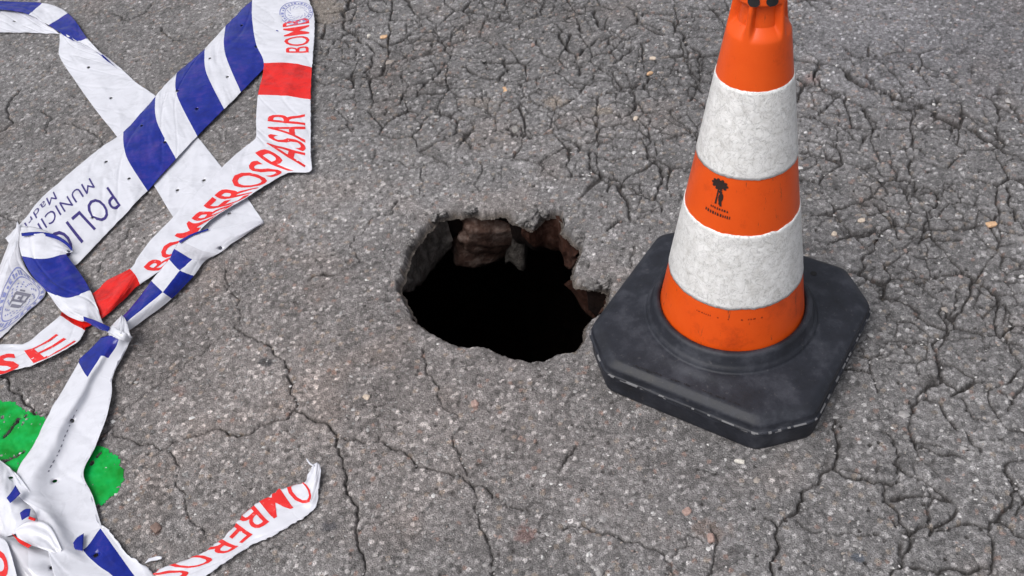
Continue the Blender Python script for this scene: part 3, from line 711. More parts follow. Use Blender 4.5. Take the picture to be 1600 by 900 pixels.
# base: square with cut corners, lipped edge, raised collar
A_, CUT, ROT, TL = .2108, .0709, -.6423, .0507
NB = 288; tb_ = np.linspace(0, 2 * math.pi, NB, endpoint=False)
def oct_r(t, a, cut):
    c, s = np.abs(np.cos(t)), np.abs(np.sin(t)); dd = (2 * a - cut) / math.sqrt(2)
    r1 = a / np.maximum(c, 1e-6); r2 = a / np.maximum(s, 1e-6); r3 = dd / np.maximum((c + s) / math.sqrt(2), 1e-6)
    p = 60.0; return (r1 ** -p + r2 ** -p + r3 ** -p) ** (-1 / p)
oc = oct_r(tb_, 1.0, CUT / A_)
def ring(a, z, circ=0.0, rc=.16, wob=0):
    r = oc * a * (1 - circ) + rc * circ
    if wob: r = r + wob * fbm(np.cos(tb_) * 5 + 9, np.sin(tb_) * 5 + z * 90, 1, 3, 40)
    t = tb_ + ROT
    return np.stack([r * np.cos(t), r * np.sin(t), np.full(NB, z)], 1)
br_rows = [ring(.2085, .0), ring(.2105, .002), ring(.2115, .008), ring(.2122, .036), ring(.2125, .0435), ring(.2112, .0442), ring(.2112, .0460, wob=.0012), ring(.2150, .0468, wob=.0022), ring(.2158, .0500, wob=.0022), ring(.2130, .0512, wob=.0020),
           ring(.2118, .0520), ring(.2120, .0625), ring(.2110, .0655), ring(.2085, .0680), ring(.1995, .0745), ring(.1970, .0757), ring(.192, .0762), ring(.18, .0778, .15), ring(.17, .0800, .5, .165), ring(.16, .083, .95, .163),
           ring(.1, .0835, 1, .156), ring(.1, .0835, 1, .1530), ring(.1, .0865, 1, .1515), ring(.1, .0905, 1, .1500), ring(.1, .0925, 1, .1470), ring(.1, .096, 1, .1440), ring(.1, .110, 1, .1405), ring(.1, .1145, 1, .1375), ring(.1, .1155, 1, .1335), ring(.1, .1145, 1, .1285), ring(.1, .108, 1, .1268)]
A = np.stack(br_rows); ii = np.arange(A.shape[0] * NB).reshape(-1, NB); jn = np.roll(ii, -1, 1)
q = np.stack([ii[:-1], jn[:-1], jn[1:], ii[1:]], -1).reshape(-1, 4)
sag = 0
base = link("base", np_mesh("base", A.reshape(-1, 3), q, mb), cone); base['label'] = "heavy black rubber base with cut corners"
ms, ts, bs = new_mat("pale_scuffed_rubber", .7, (.15, .15, .16), .3)
sa_ = [ring(.2153, .0466), ring(.2163, .0484), ring(.2160, .0504), ring(.2135, .0515)]; A2 = np.stack(sa_); ii2 = np.arange(A2.shape[0] * NB).reshape(-1, NB); jn2 = np.roll(ii2, -1, 1)
q2 = np.stack([ii2[:-1], jn2[:-1], jn2[1:], ii2[1:]], -1); kp = (fbm(tb_ * 30, tb_ * 0, 1, 3, 77)[None] + hsh(np.arange(3)[:, None] + 0 * ii2[:-1], ii2[:-1] // 2, 3) * .8) > .52
link("mould_seam", np_mesh("mould_seam", A2.reshape(-1, 3), q2[kp], ms), base)['kind'] = 'stuff'
# worn moulded print along the front edge of the base, and a small hole at the back right
def base_hit(x, y, z): p = at(x, y, z) - np.array([CX, CY, 0]); return p
bm = bmesh.new(); rn_ = random.Random(12)
p0 = base_hit(988, 571, .0782); p1 = base_hit(1153, 632, .0782); L = np.linalg.norm(p1 - p0); d = (p1 - p0) / L; nn = np.array([-d[1], d[0], 0]); s = 0
while s < L:
    wd = rn_.uniform(.002, .0055); inn = rn_.random() < .82 and not (.30 < s / L < .36) and not (.55 < s / L < .63)
    if inn:
        a = p0 + d * s + nn * rn_.uniform(-.001, .001); hgt = rn_.uniform(.0012, .0036)
        bm.faces.new([bm.verts.new(v) for v in (a, a + d * wd, a + d * wd + nn * hgt * rn_.uniform(.4, 1), a + nn * hgt)])
    s += wd + .0012
for v in bm.verts: v.co.z += .0006
me = bpy.data.meshes.new("moulded_print"); bm.to_mesh(me); bm.free(); me.materials.append(mk); link("moulded_print", me, base)["kind"] = "stuff"
p = base_hit(1271, 428, .0795); bm = bmesh.new(); bmesh.ops.create_cone(bm, cap_ends=True, segments=16, radius1=.006, radius2=.006, depth=.0012)
me = bpy.data.meshes.new("drain_hole"); bm.to_mesh(me); bm.free(); me.materials.append(mk); link("drain_hole", me, base, (p[0], p[1], p[2] + .0008))

# ------------------------------------------------------------------ barrier tapes
class Ribbon:
    def __init__(s, secs, cells, z, step=.0030, wr=.0016, seed=1, ripple=0.0, torn=None, across=.0032, dz=0.0):
        """secs: across-sections, each a list of (px, py[, height]); cells: colour of each interval, or a list per column"""
        k = len(secs[0]); C = np.array([[at(p[0], p[1], (p[2] if len(p) > 2 else z) + dz) for p in sc_] for sc_ in secs])
        s.C = C; n = len(secs); cen = C.mean(1); ch = np.maximum(np.linalg.norm(np.diff(cen, axis=0), axis=1), 1e-4)
        t = np.concatenate([[0], np.cumsum(ch)]); m = np.zeros_like(C)
        for i in range(n):
            a, b = max(i - 1, 0), min(i + 1, n - 1); m[i] = (C[b] - C[a]) / (t[b] - t[a])
        rows = []; colr = []; s.sec_row = [0]
        for i in range(n - 1):
            ns = max(2, int(math.ceil(ch[i] / step)))
            for j in range(ns + (1 if i == n - 2 else 0)):
                f = j / ns; h = t[i + 1] - t[i]
                P = (2*f**3-3*f**2+1) * C[i] + (f**3-2*f**2+f) * h * m[i] + (-2*f**3+3*f**2) * C[i+1] + (f**3-f**2) * h * m[i+1]
                rows.append(P); colr.append(i)
            s.sec_row.append(len(rows) if i < n - 2 else len(rows) - 1)
        G = np.array(rows)                                  # rows x k x 3
        width = np.max(np.linalg.norm(np.diff(G, axis=1), axis=2).sum(1)); sub = max(2, int(math.ceil(width / across / (k - 1))))
        cols = []; s.colcell = []
        for a in range(k - 1):
            P0, P1, P2, P3 = G[:, max(a - 1, 0)], G[:, a], G[:, a + 1], G[:, min(a + 2, k - 1)]
            for j in range(sub + (1 if a == k - 2 else 0)):
                f = j / sub; m1 = (P2 - P0) / 2; m2 = (P3 - P1) / 2
                if k == 2: cols.append(P1 * (1 - f) + P2 * f)
                else: cols.append((2*f**3-3*f**2+1) * P1 + (f**3-2*f**2+f) * m1 + (-2*f**3+3*f**2) * P2 + (f**3-f**2) * m2)
                s.colcell.append(a)
        G = np.stack(cols, 1); R, Cc = G.shape[:2]
        arc = np.concatenate([[0], np.cumsum(np.linalg.norm(np.diff(G[:, Cc // 2], axis=0), axis=1))]); s.arc = arc
        uu = np.repeat(arc[:, None], Cc, 1); vv = np.repeat(np.linspace(0, 1, Cc)[None], R, 0)
        wrk = fbm(uu + seed, vv * .1, .05, 3, seed) * 2 * wr + fbm(uu * 1.0 + seed, vv * .06, .022, 2, seed + 3) * wr * .7
        crease = -np.abs(vnoise(uu * 9 + vv * 2.5 + seed, vv * 2 + seed * 1.3, seed + 8)) * wr * 3.0 - np.clip(.5 - 5 * np.abs(vnoise(uu * 14 - vv * 3 + seed, vv * 1.5 + seed, seed + 18)), 0, 1) * wr * 1.6
        if ripple: wrk += ripple * np.sin(uu * 120 + vv * 3 + seed) * .5
        G[..., 2] += wrk + crease
        if torn:
            for side, amp in torn:
                c = 0 if side == 0 else Cc - 1; c2 = 1 if side == 0 else Cc - 2
                e = (hsh(np.arange(R) // 2, np.zeros(R), seed) + fbm(arc, arc * 0, .012, 3, seed) * 1.2) * amp
                dv = G[:, c2] - G[:, c]; dl = np.linalg.norm(dv, axis=1, keepdims=True) + 1e-9
                G[:, c] -= dv / dl * e[:, None]
        G[..., 2] = np.maximum(G[..., 2], .0022)
        s.G = G; s.R, s.Cc = R, Cc; s.rowcell = colr; s.cells = cells
        s.hole_faces = set()
        if G[..., 2].min() < 0: pass
    def punch(s, holes, rad=.0040):
        X, Y = px(s.G.reshape(-1, 3)); X = X.reshape(s.R, s.Cc); Y = Y.reshape(s.R, s.Cc)
        for (hx, hy) in holes:
            d = (X - hx) ** 2 + (Y - hy) ** 2; r, c = np.unravel_index(np.argmin(d), d.shape)
            if d[r, c] > 60 or r < 3 or c < 3 or r > s.R - 4 or c > s.Cc - 4: continue
            ce = s.G[r, c].copy(); eu = s.G[r + 1, c] - s.G[r - 1, c]; eu /= np.linalg.norm(eu) + 1e-9
            ev = s.G[r, c + 1] - s.G[r, c - 1]; ev -= eu * (ev @ eu); ev /= np.linalg.norm(ev) + 1e-9
            for dr in (-2, -1, 0, 1, 2):
                for dc in (-2, -1, 0, 1, 2):
                    if max(abs(dr), abs(dc)) == 2:
                        L = math.hypot(dr, dc); s.G[r + dr, c + dc] = ce + (eu * dr + ev * dc) / L * rad
            for dr in (-2, -1, 0, 1):
                for dc in (-2, -1, 0, 1): s.hole_faces.add((r + dr, c + dc))
    def mesh(s, name, parent, mats, org, label=None):
        pal = {'w': 0, 'b': 1, 'r': 2, 'g': 3}
        idx = np.arange(s.R * s.Cc).reshape(s.R, s.Cc); F = []; mi_ = []
        for r in range(s.R - 1):
            ce = s.cells[min(s.rowcell[r], len(s.cells) - 1)]
            for c in range(s.Cc - 1):
                if (r, c) in s.hole_faces: continue
                F.append((idx[r, c], idx[r, c + 1], idx[r + 1, c + 1], idx[r + 1, c]))
                mi_.append(pal[ce if len(ce) == 1 else ce[min(s.colcell[c], len(ce) - 1)]])
        F = np.array(F); V = s.G.reshape(-1, 3) - org
        e1 = s.G[-1, 0] - s.G[0, 0]; mid = s.R // 2
        nn = np.cross(s.G[mid, -1] - s.G[mid, 0], s.G[min(mid + 3, s.R - 1), 0] - s.G[max(mid - 3, 0), 0])
        if nn[2] < 0: F = F[:, ::-1]
        me = np_mesh(name, V, F, None, True, mi_, mats)
        o = link(name, me, parent)
        so_ = o.modifiers.new("thickness", 'SOLIDIFY'); so_.thickness = .00025; so_.offset = -1
        if label: o['label'] = label
        s.obj = o; return o
    def pos(s, a, v):
        a = np.clip(a, 0, s.arc[-1]); v = np.clip(v, 0, 1) * (s.Cc - 1)
        r = np.clip(np.searchsorted(s.arc, a) - 1, 0, s.R - 2); fr = (a - s.arc[r]) / (s.arc[r + 1] - s.arc[r] + 1e-9)
        c = np.clip(np.floor(v).astype(int), 0, s.Cc - 2); fc = v - c
        G = s.G; A = G[r, c]; B = G[r, c + 1]; C_ = G[r + 1, c]; D = G[r + 1, c + 1]
        fr = fr[:, None]; fc = fc[:, None]
        P = (A * (1 - fc) + B * fc) * (1 - fr) + (C_ * (1 - fc) + D * fc) * fr
        n = np.cross(B - A, C_ - A); n *= np.where(n[:, 2:3] < 0, -1, 1); n /= np.linalg.norm(n, axis=1, keepdims=True) + 1e-12
        return P + n * .0005
    def arc_at(s, q):
        i = int(min(max(math.floor(q), 0), len(s.sec_row) - 2)); a0 = s.arc[s.sec_row[i]]; a1 = s.arc[s.sec_row[i + 1]]
        return a0 + (a1 - a0) * (q - i)
    def put(s, name, P2, tris, q0, q1, v0, v1, mat, org, skew=0.0):
        """P2 in the unit square mapped between sections q0..q1 and widths v0 (bottom)..v1 (top)"""
        a0, a1 = s.arc_at(q0), s.arc_at(q1); x = P2[:, 0]; y = P2[:, 1]
        a = a0 + (a1 - a0) * x + skew * y; v = v0 + (v1 - v0) * y
        W = s.pos(a, v) - org
        me = bpy.data.meshes.new(name); me.from_pydata(W.tolist(), [], [t for t in tris]); me.materials.append(mat)
        me.update(); o = link(name, me, s.obj); return o
def text_geo(txt, bold=.03, sub=.12, space=1.0, lines=False):
    cu = bpy.data.curves.new("lettering", 'FONT'); cu.body = txt; cu.offset = bold; cu.resolution_u = 3; cu.space_character = space
    ob = bpy.data.objects.new("lettering", cu); COL.objects.link(ob)
    dg = bpy.context.evaluated_depsgraph_get(); me = bpy.data.meshes.new_from_object(ob.evaluated_get(dg))
    bpy.data.objects.remove(ob)
    bm = bmesh.new(); bm.from_mesh(me); bmesh.ops.remove_doubles(bm, verts=bm.verts, dist=1e-5)
    bmesh.ops.triangulate(bm, faces=bm.faces)
    for k in range(4):
        es = [e_ for e_ in bm.edges if e_.calc_length() > sub]
        if not es: break
        bmesh.ops.subdivide_edges(bm, edges=es, cuts=1); bmesh.ops.triangulate(bm, faces=[f for f in bm.faces if len(f.verts) > 3])
    P = np.array([v.co[:2] for v in bm.verts]); T = [tuple(v.index for v in f.verts) for f in bm.faces]; bm.free()
    P[:, 0] -= P[:, 0].min(); P[:, 0] /= P[:, 0].max(); P[:, 1] = P[:, 1] / .70
    return P, T
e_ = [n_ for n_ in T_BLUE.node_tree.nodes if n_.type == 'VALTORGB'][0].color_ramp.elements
e_[0].position = .34; e_[0].color = (.001, .008, .17, 1); e_[1].position = .50; e_[1].color = (.002, .014, .23, 1); e_[2].position = .72; e_[2].color = (.045, .028, .25, 1)  # violet end of the ramp puts a purple sheen into the film colour
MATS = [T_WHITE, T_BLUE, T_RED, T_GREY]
def org_of(x, y): p = at(x, y, 0); return np.array([p[0], p[1], 0.0])

# --- 1: white-backed tape that comes in at the top left, dives under the others and ends in the knot
og = org_of(180, 520)
t2 = empty("barrier_tape", og, "white-backed blue-striped tape from the top left corner, knotted and spreading over the green paint", "barrier tape", "barrier tapes on the road")
rb = Ribbon([[(-60,12),(-60,32),(-60,52)],[(0,15),(0,33),(0,50)],[(45,22),(46,38),(48,51)],[(80,42,.010),(86,47,.008),(93,52,.004)]], ['w'], .005, seed=21)
rb.punch([(22, 33)]); rb.mesh("tape_strip", t2, MATS, og)
rb = Ribbon([[(93,52,.004),(104,54,.012),(116,62,.012)],[(93,70),(112,72,.010),(135,72,.010)],[(93,88),(122,84,.009),(160,84,.010)],[(120,130),(150,117,.007),(195,112)],[(150,172),(178,150),(212,128)],[(178,207),(208,180),(241,148)],[(208,247),(240,220),(276,180)],[(240,289),(270,254),(308,213)],[(270,338),(305,300),(347,261)],[(302,378),(342,338),(384,306)],[(332,402),(372,372),(412,346)]], ['w'], .004, seed=22, wr=.0012)
rb.punch([(139,105),(174,153),(277,297),(319,281),(358,333)]); rb.mesh("tape_strip", t2, MATS, og)
rb = Ribbon([[(-60,-2),(-60,14)],[(3,2),(14,16)],[(66,4),(45,23)],[(106,20),(76,39)],[(137,60),(115,64)],[(161,86),(150,81)],[(182,106),(170,97)]], ['b','b','w','b','w','b'], .014, seed=23, wr=.0014)
rb.mesh("folded_edge", t2, MATS, og)
# flap that folds back over the red lettering and twists to the knot
rb = Ribbon([[(411,344,.010),(412,346,.008),(412,347,.007)],[(362,352,.022),(380,362,.016),(388,364,.008)],[(322,360,.028),(345,375,.020),(362,381,.008)],[(283,376,.028),(313,390,.022),(340,396,.008)],[(272,388,.024),(300,404,.024),(321,407,.008)],[(264,405,.020),(281,422,.026),(303,431,.010)],[(236,438,.016),(254,456,.026),(268,466,.010)],[(213,469,.016),(226,480,.024),(238,489,.010)],[(190,497,.018),(197,504,.024),(205,513,.012)],[(180,508,.018),(188,514,.022),(192,520,.014)]],
            ['w','w','w','g',['b','w'],['w','b'],['b','w'],['b','w'],['w','w']], .015, seed=24, wr=.0012)
rb.punch([(369,352),(345,387)]); rb.mesh("folded_flap", t2, MATS, og)
# lavender under-layer edge of blue along the flap
rb = Ribbon([[(325,357),(326,359)],[(300,365),(301,368)],[(279,376),(281,380)]], ['b'], .031, seed=25, wr=.0005, across=.002)
rb.mesh("folded_edge", t2, MATS, og)
# knot
bm = bmesh.new()
pts = [(191,492,.030),(196,508,.036),(206,526,.026),(196,534,.020),(184,534,.030),(172,535,.022),(176,520,.034),(168,514,.026),(180,508,.034),(188,520,.046),(184,512,.042),(193,524,.040)]
for p in pts: bm.verts.new(Vector(at(*p) - og))
res = bmesh.ops.convex_hull(bm, input=bm.verts); bmesh.ops.delete(bm, geom=[g_ for g_ in res['geom_interior']] , context='VERTS')
bmesh.ops.triangulate(bm, faces=bm.faces); bmesh.ops.subdivide_edges(bm, edges=bm.edges, cuts=2, use_grid_fill=True)
for v in bm.verts: v.co += Vector([random.uniform(-1, 1) * .0010 for _ in range(3)])
me = bpy.data.meshes.new("knot"); bm.to_mesh(me); bm.free(); me.materials.append(T_WHITE); link("knot", me, t2)
for secs, cl in (([[(190,492,.03),(194,496,.03)],[(186,505,.038),(200,508,.038)],[(178,518,.042),(203,522,.04)],[(176,532,.03),(207,528,.028)]], ['w']),
                 ([[(168,512,.026),(166,519,.024)],[(180,512,.044),(178,524,.042)],[(196,520,.044),(192,532,.036)],[(207,526,.026),(204,533,.02)]], ['w'])):
    rb = Ribbon(secs, cl, .03, seed=26, wr=.001); rb.mesh("knot_wrap", t2, MATS, og)
# long tail over the green paint down to the torn corner
rb = Ribbon([[(158,526,.026),(172,524,.034),(186,530,.034),(204,526,.024),(205,526,.022)],
             [(140,545,.022),(168,540,.030),(180,544,.024),(197,542,.018),(198,542,.016)],
             [(124,560,.016),(158,556,.026),(170,560,.018),(190,556,.014),(191,556,.014)],
             [(122,565,.014),(137,589,.024),(152,588,.014),(174,589,.012),(175,589,.012)],
             [(94,614,.012),(122,618,.026),(142,616,.012),(172,614,.014),(173,614,.014)],
             [(73,649,.012),(96,657,.026),(122,656,.010),(162,655,.016),(163,655,.016)],
             [(50,697,.012),(74,704,.026),(104,703,.010),(145,697,.016),(146,697,.016)],
             [(26,740,.014),(50,748,.026),(86,746,.010),(127,739,.014),(128,739,.014)],
             [(30,775,.030),(58,782,.030),(95,782,.016),(141,775,.012),(142,775,.012)],
             [(55,800,.030),(82,812,.034),(110,822,.018),(155,822,.010),(156,822,.010)],
             [(64,838,.030),(92,846,.030),(128,857,.014),(156,824,.010),(168,826,.010)],
             [(75,862,.028),(105,872,.022),(150,880,.012),(183,862,.010),(196,864,.010)],
             [(85,900,.026),(125,908,.016),(177,901,.010),(211,901,.010),(231,890,.010)],
             [(110,965,.020),(150,965,.012),(215,955,.010),(250,950,.010),(262,940,.010)]],
            [['b','b','w','w'],['b','b','w','w'],['b','w','w','w'],'w','w','w','w','w','w','w',['w','w','b','w'],['w','w','b','w'],['w','w','b','w']], .012, seed=27, wr=.0013, torn=[(1, .003)])
rb.punch([(113,657),(86,751),(86,861),(150,868)])
rb.mesh("tape_tail", t2, MATS, og)
dsh = []; dtr = []
for k in range(13):
    x0 = k / 13; wd = .040 if k % 3 else .022
    n0 = len(dsh); yj = .0 + .25 * ((k * 37) % 5) / 5
    dsh += [(x0, yj), (x0 + wd, yj), (x0 + wd, yj + .6), (x0, yj + .6)]; dtr.append((n0, n0 + 1, n0 + 2, n0 + 3))
rb.put("faint_print", np.array(dsh), dtr, 4.6, 6.9, .40, .425, P_GREY, og)
# small scrap of blue on the heap fold
rb2 = Ribbon([[(113,850),(117,858)],[(120,840),(124,860)],[(131,833),(129,861)]], ['b'], .0165, seed=28, wr=.0003, across=.002); rb2.mesh("blue_patch", t2, MATS, og)

# --- 2: blue and white striped tape with POLICIA lettering
og = org_of(200, 240)
t1 = empty("barrier_tape", og, "blue and white striped tape with violet POLICIA MUNICIPAL Madrid print", "barrier tape", "barrier tapes on the road")
A1 = Ribbon([[(445,-55),(462,-28),(478,0)],[(399,-6),(425,30),(447,66)],[(352,40),(352,84),(376,143)],[(320,75),(323,115),(350,170)],[(276,113),(277,150),(308,212)],[(243,150),(246,192),(275,248)],[(192,205),(199,248),(230,297)],[(142,241),(163,285),(196,333)],[(97,280),(119,322),(162,368)],[(63,311),(84,352),(124,409)],[(33,347),(56,380),(96,422)],[(8,372,.006),(32,404,.006),(70,440,.006)]],
            ['w','b','w','b','w','b','w','w','w','w','w'], .010, seed=31, wr=.0015)
A1.G[..., 2] += .006 * np.sin(np.linspace(0, math.pi, A1.Cc))[None] * 1.0
A1.punch([(378,39),(401,72),(328,91),(356,120),(277,142),(308,170),(221,196),(257,222),(166,253),(202,278),(145,340)])
A1.mesh("striped_run", t1, MATS, og)
P, T = text_geo("POLICIA", .0, .15, 1.15); A1.put("lettering", P, T, 6.98, 10.75, .60, .86, P_BLUE, og)
P, T = text_geo("MUNICIPAL", .0, .15, 1.1); A1.put("lettering", P, T, 7.30, 10.85, .34, .50, P_BLUE, og)
P, T = text_geo("Madrid", .0, .15, 1.1); A1.put("lettering", P, T, 8.45, 10.4, .12, .27, P_BLUE, og)
D1 = Ribbon([[(31,352,.022),(70,360,.030),(116,393,.020)],[(30,372,.024),(68,372,.034),(112,394,.022)],[(34,400,.022),(66,404,.030),(103,396,.026)],[(50,430,.020),(82,436,.030),(124,424,.024)],[(72,454,.020),(104,463,.030),(141,453,.022)],[(98,487,.020),(125,487,.028),(152,480,.022)],[(128,501,.022),(144,503,.028),(161,504,.024)],[(134,496,.030),(150,503,.034),(170,511,.030)],[(135,503,.028),(152,512,.030),(176,520,.030)]],
            ['w','w','b','b','w','w','w','b'], .02, seed=33, wr=.0022)
D1.punch([(107, 392)]); D1.mesh("folded_run", t1, MATS, og)
rb = Ribbon([[(33,364),(34,369)],[(60,362),(61,368)],[(85,366),(84,372)],[(105,378),(101,381)],[(114,391),(111,391)]], ['b'], .0335, seed=34, wr=.0004, across=.002); rb.mesh("printed_edge", t1, MATS, og)
rb = Ribbon([[(130,494),(131,501)],[(150,501),(148,508)],[(172,511),(170,516)]], ['b'], .037, seed=35, wr=.0004, across=.002); rb.mesh("printed_edge", t1, MATS, og)
E1 = Ribbon([[(27,345,.020),(29,350,.022),(32,358,.020)],[(18,370,.014),(26,378,.024),(34,402,.018)],[(4,404,.010),(14,410,.024),(48,430,.012)],[(-14,440,.010),(6,440,.022),(71,456,.010)],[(-40,480,.010),(-8,480,.018),(44,486,.010)],[(-70,530,.010),(-32,525,.016),(5,523,.010)],[(-110,590,.010),(-75,575,.012),(-32,556,.010)]], [['w','g']], .012, seed=36, wr=.0014)
E1.mesh("creased_run", t1, MATS, og)
# round crest printed on the creased run
def disc_geo(kind):
    P = []; T = []
    def arc_(r0, r1, a0, a1, n):
        for k in range(n):
            b0 = a0 + (a1 - a0) * k / n; b1 = a0 + (a1 - a0) * (k + 1) / n; i = len(P)
            for r_, b_ in ((r0, b0), (r1, b0), (r1, b1), (r0, b1)): P.append((.5 + r_ * math.cos(b_), .5 + r_ * math.sin(b_)))
            T.append((i, i + 1, i + 2, i + 3))
    if kind == 'rings':
        arc_(.47, .495, 0, 6.283, 44); arc_(.33, .35, 0, 6.283, 36)
        for k in range(26): arc_(.37, .45 - .03 * (k % 3 == 0), k * .2417, k * .2417 + .11 + .05 * (k % 2), 2)
        for k in range(40): arc_(.18 + .1 * ((k * 7) % 10) / 10, .2 + .1 * ((k * 7) % 10) / 10, k * .157, k * .157 + .14, 1)
    else:
        for (x, y, w_, h_) in [(.40, .36, .05, .30), (.52, .36, .04, .30), (.60, .40, .05, .22), (.42, .62, .22, .035), (.44, .50, .12, .035), (.42, .34, .2, .03), (.36, .42, .03, .1), (.47, .44, .04, .05)]:
            i = len(P); P.extend([(x, y), (x + w_, y), (x + w_, y + h_), (x, y + h_)]); T.append((i, i + 1, i + 2, i + 3))
    return np.array(P), T
P, T = disc_geo('rings'); E1.put("crest", P, T, 1.9, 4.9, .52, 1.0, P_PALE, og)
P, T = disc_geo('shield'); E1.put("crest", P, T, 2.0, 4.8, .50, 1.0, P_GREY, og)

# --- 3: red and white tape with BOMBEROS lettering
og = org_of(400, 250)
t3 = empty("barrier_tape", og, "white tape with red blocks and red BOMBEROS and PASAR lettering, bent at a right angle", "barrier tape", "barrier tapes on the road")
C1 = Ribbon([[(398,-70),(440,-70),(480,-70)],[(394,-4),(440,-4),(482,-4)],[(394,30),(442,30),(490,22)],[(400,68),(446,68),(490,65)],[(412,98),(450,98),(487,104)],[(403,148),(445,149),(485,155)],[(400,185),(442,188),(485,192)],[(400,213),(443,226),(485,245)],[(396,218,.018),(434,246,.020),(484,267,.014)],[(380,230,.016),(412,256,.018),(450,269,.013)],[(348,260),(382,278),(420,285)],[(309,299),(334,321),(388,306)],[(270,339),(295,358),(330,343)],[(237,373),(265,390),(292,382)],[(214,404),(232,420),(252,420)],[(203,420,.016),(212,430,.020),(218,443,.013)],[(168,437,.014),(196,446,.024),(190,470,.012)],[(147,457,.014),(172,470,.020),(163,494,.012)],[(122,468,.012),(138,480,.014),(148,503,.012)],[(97,487,.010),(114,498,.014),(133,511,.012)],[(94,493),(112,504),(132,515)],[(68,514),(92,525),(118,536)],[(39,535),(52,548),(68,562)],[(2,537),(6,560),(8,582)],[(-60,550),(-55,580),(-50,610)]],
            ['w','w','w','w','r','w','w','w','w','w','w','w','w','w','w','r','r','r','r','r','w','w','w','w'], .0165, seed=41, wr=.0013, torn=[(1, .0015)])
C1.punch([(455, 62)] if False else []); C1.mesh("lettered_run", t3, MATS, og)
P, T = text_geo("BOMBEROS", .014, .15); C1.put("lettering", P, T, 14.1, 9.0, .90, .34, P_RED, og)
P, T = text_geo("PASAR", .008, .15); C1.put("lettering", P, T, 8.75, 5.7, .86, .24, P_RED, og)
P, T = text_geo("BOMB", .006, .15); C1.put("lettering", P, T, 3.45, 2.1, .88, .48, P_RED, og)
P, T = text_geo("E", .0, .15); C1.put("lettering", P, T, 22.25, 20.9, .95, .36, P_RED, og)
P, T = text_geo("S", .03, .15); C1.put("lettering", P, T, 23.2, 22.6, .98, .38, P_RED, og)
P, T = disc_geo('rings'); C1.put("crest", P, T, 1.2, 2.3, .45, 1.0, P_PALE, og)

# --- 4: torn end of red lettered tape at the bottom
og = org_of(400, 820)
t4 = empty("barrier_tape", og, "torn strip of white tape with upside-down red lettering, curled tip pointing to the hole", "barrier tape", "barrier tapes on the road")
P1 = Ribbon([[(180,960),(215,965),(250,970)],[(228,908),(262,920),(296,925)],[(246,893),(285,897),(324,898)],[(270,882),(305,886),(342,885)],[(308,867),(337,872),(364,870)],[(346,844),(367,853),(391,852)],[(372,818),(392,832),(412,842)],[(399,791),(418,812),(440,828)],[(430,771),(447,794),(464,813)],[(452,761),(468,786),(484,801)],[(468,756,.010),(482,780,.012),(495,788,.008)],[(475,753,.014),(487,765,.012),(497,771,.009)],[(483,742,.014),(492,747,.016),(498,756,.012)],[(488,731,.016),(494,730,.018),(501,736,.014)],[(491,724,.018),(495,722,.02),(499,725,.016)]], ['w'], .008, seed=51, wr=.0013, torn=[(0, .0035), (1, .0028)])
P1.mesh("torn_strip", t4, MATS, og)
P, T = text_geo("OMBEROS", .004, .12, 1.05); P1.put("lettering", P, T, 11.0, 1.6, -.22, .60, P_RED, og)
rb = Ribbon([[(478,717),(480,716)],[(483,725),(486,723)],[(490,729),(492,727)]], ['w'], .018, seed=52, wr=.0003, across=.002); rb.mesh("torn_thread", t4, MATS, og)
rb = Ribbon([[(226,880),(232,872)],[(236,876),(240,871)],[(244,875),(246,870)],[(252,873),(253,870)]], ['w'], .009, seed=53, wr=.0006, across=.002, torn=[(1, .002)]); rb.mesh("torn_thread", t4, MATS, og)

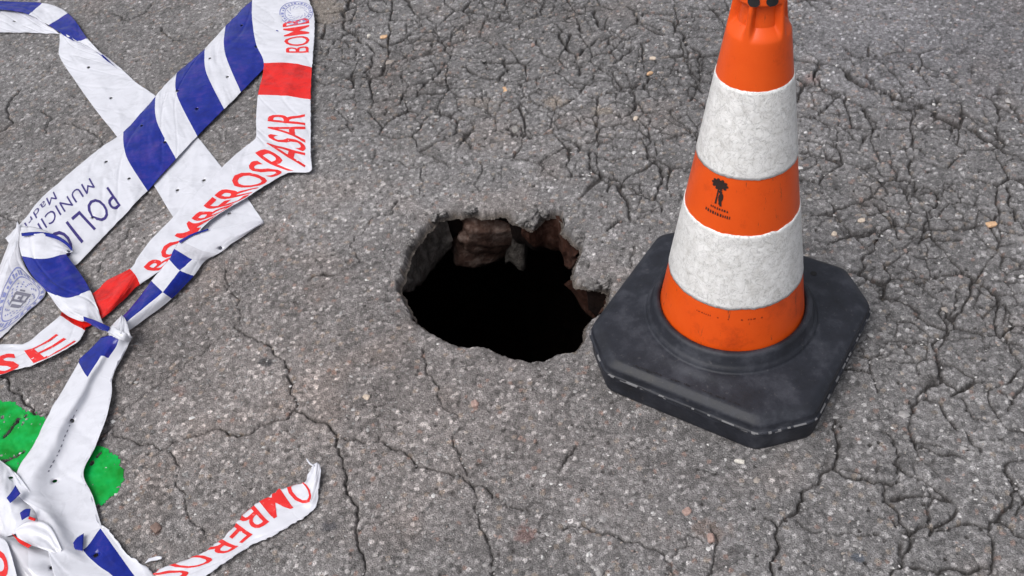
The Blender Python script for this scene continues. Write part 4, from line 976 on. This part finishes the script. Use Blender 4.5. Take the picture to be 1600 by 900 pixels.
# --- 5: crumpled heap in the bottom left corner
og = org_of(30, 800)
t5 = empty("barrier_tape", og, "crumpled white tape heaped in the bottom left corner with small blue patches", "barrier tape", "barrier tapes on the road")
J = Ribbon([[(-90,660,.012),(-90,730,.03),(-90,800,.012)],[(0,718,.014),(-4,765,.030),(-8,835,.018)],[(26,741,.018),(22,785,.040),(16,835,.024)],[(45,765,.028),(44,795,.030),(40,828,.034)],[(62,790,.020),(70,812,.014),(66,835,.030)],[(100,815,.016),(98,830,.012),(92,855,.020)]], ['w'], .02, seed=61, wr=.004)
J.punch([(17, 747), (39, 766)]); J.mesh("crumpled_sheet", t5, MATS, og)
rb = Ribbon([[(20,826,.034),(28,842,.030)],[(48,812,.042),(44,850,.034)],[(76,820,.040),(72,860,.030)],[(96,858,.030),(88,868,.024)]], ['w'], .04, seed=62, wr=.002); rb.mesh("fold", t5, MATS, og)
for sc_, zz in (([[(10,778),(16,786)],[(18,768),(24,779)],[(24,758),(32,771)]], .047), ([[(31,801),(34,813)],[(40,795),(42,808)],[(48,795),(46,806)]], .046)):
    rb = Ribbon(sc_, ['b'], zz, seed=63, wr=.0003, across=.002); rb.mesh("blue_patch", t5, MATS, og)
rb = Ribbon([[(18,833),(22,838)],[(32,843),(30,848)],[(50,852),(44,856)]], ['r'], .044, seed=64, wr=.0006, across=.002); rb.mesh("red_edge", t5, MATS, og)
rb = Ribbon([[(45,806),(44,811)],[(56,810),(54,814)]], ['r'], .045, seed=65, wr=.0004, across=.002); rb.mesh("red_edge", t5, MATS, og)
rb = Ribbon([[(-25,826,.010),(35,840,.018),(92,858,.012)],[(-20,850,.014),(44,862,.026),(100,872,.014)],[(-15,880,.012),(45,885,.024),(98,880,.012)],[(-10,930,.01),(60,930,.02),(120,930,.01)],[(60,980,.01),(95,980,.02),(140,980,.01)]], [['g','w']], .02, seed=66, wr=.004); rb.punch([(81, 888)]); rb.mesh("crumpled_sheet", t5, MATS, og)
og = org_of(0, 880)
t6 = empty("barrier_tape", og, "bit of white tape with a red letter O at the very bottom left corner", "barrier tape", "barrier tapes on the road")
L1 = Ribbon([[(-90,830),(-90,960)],[(-30,832),(-35,960)],[(6,842),(8,960)],[(16,862),(24,960)],[(24,890),(40,965)]], ['w'], .032, seed=71, wr=.002); L1.mesh("tape_end", t6, MATS, og)
P, T = text_geo("O", .05, .15); L1.put("lettering", P, T, 1.35, 2.35, .52, .20, P_RED, og)
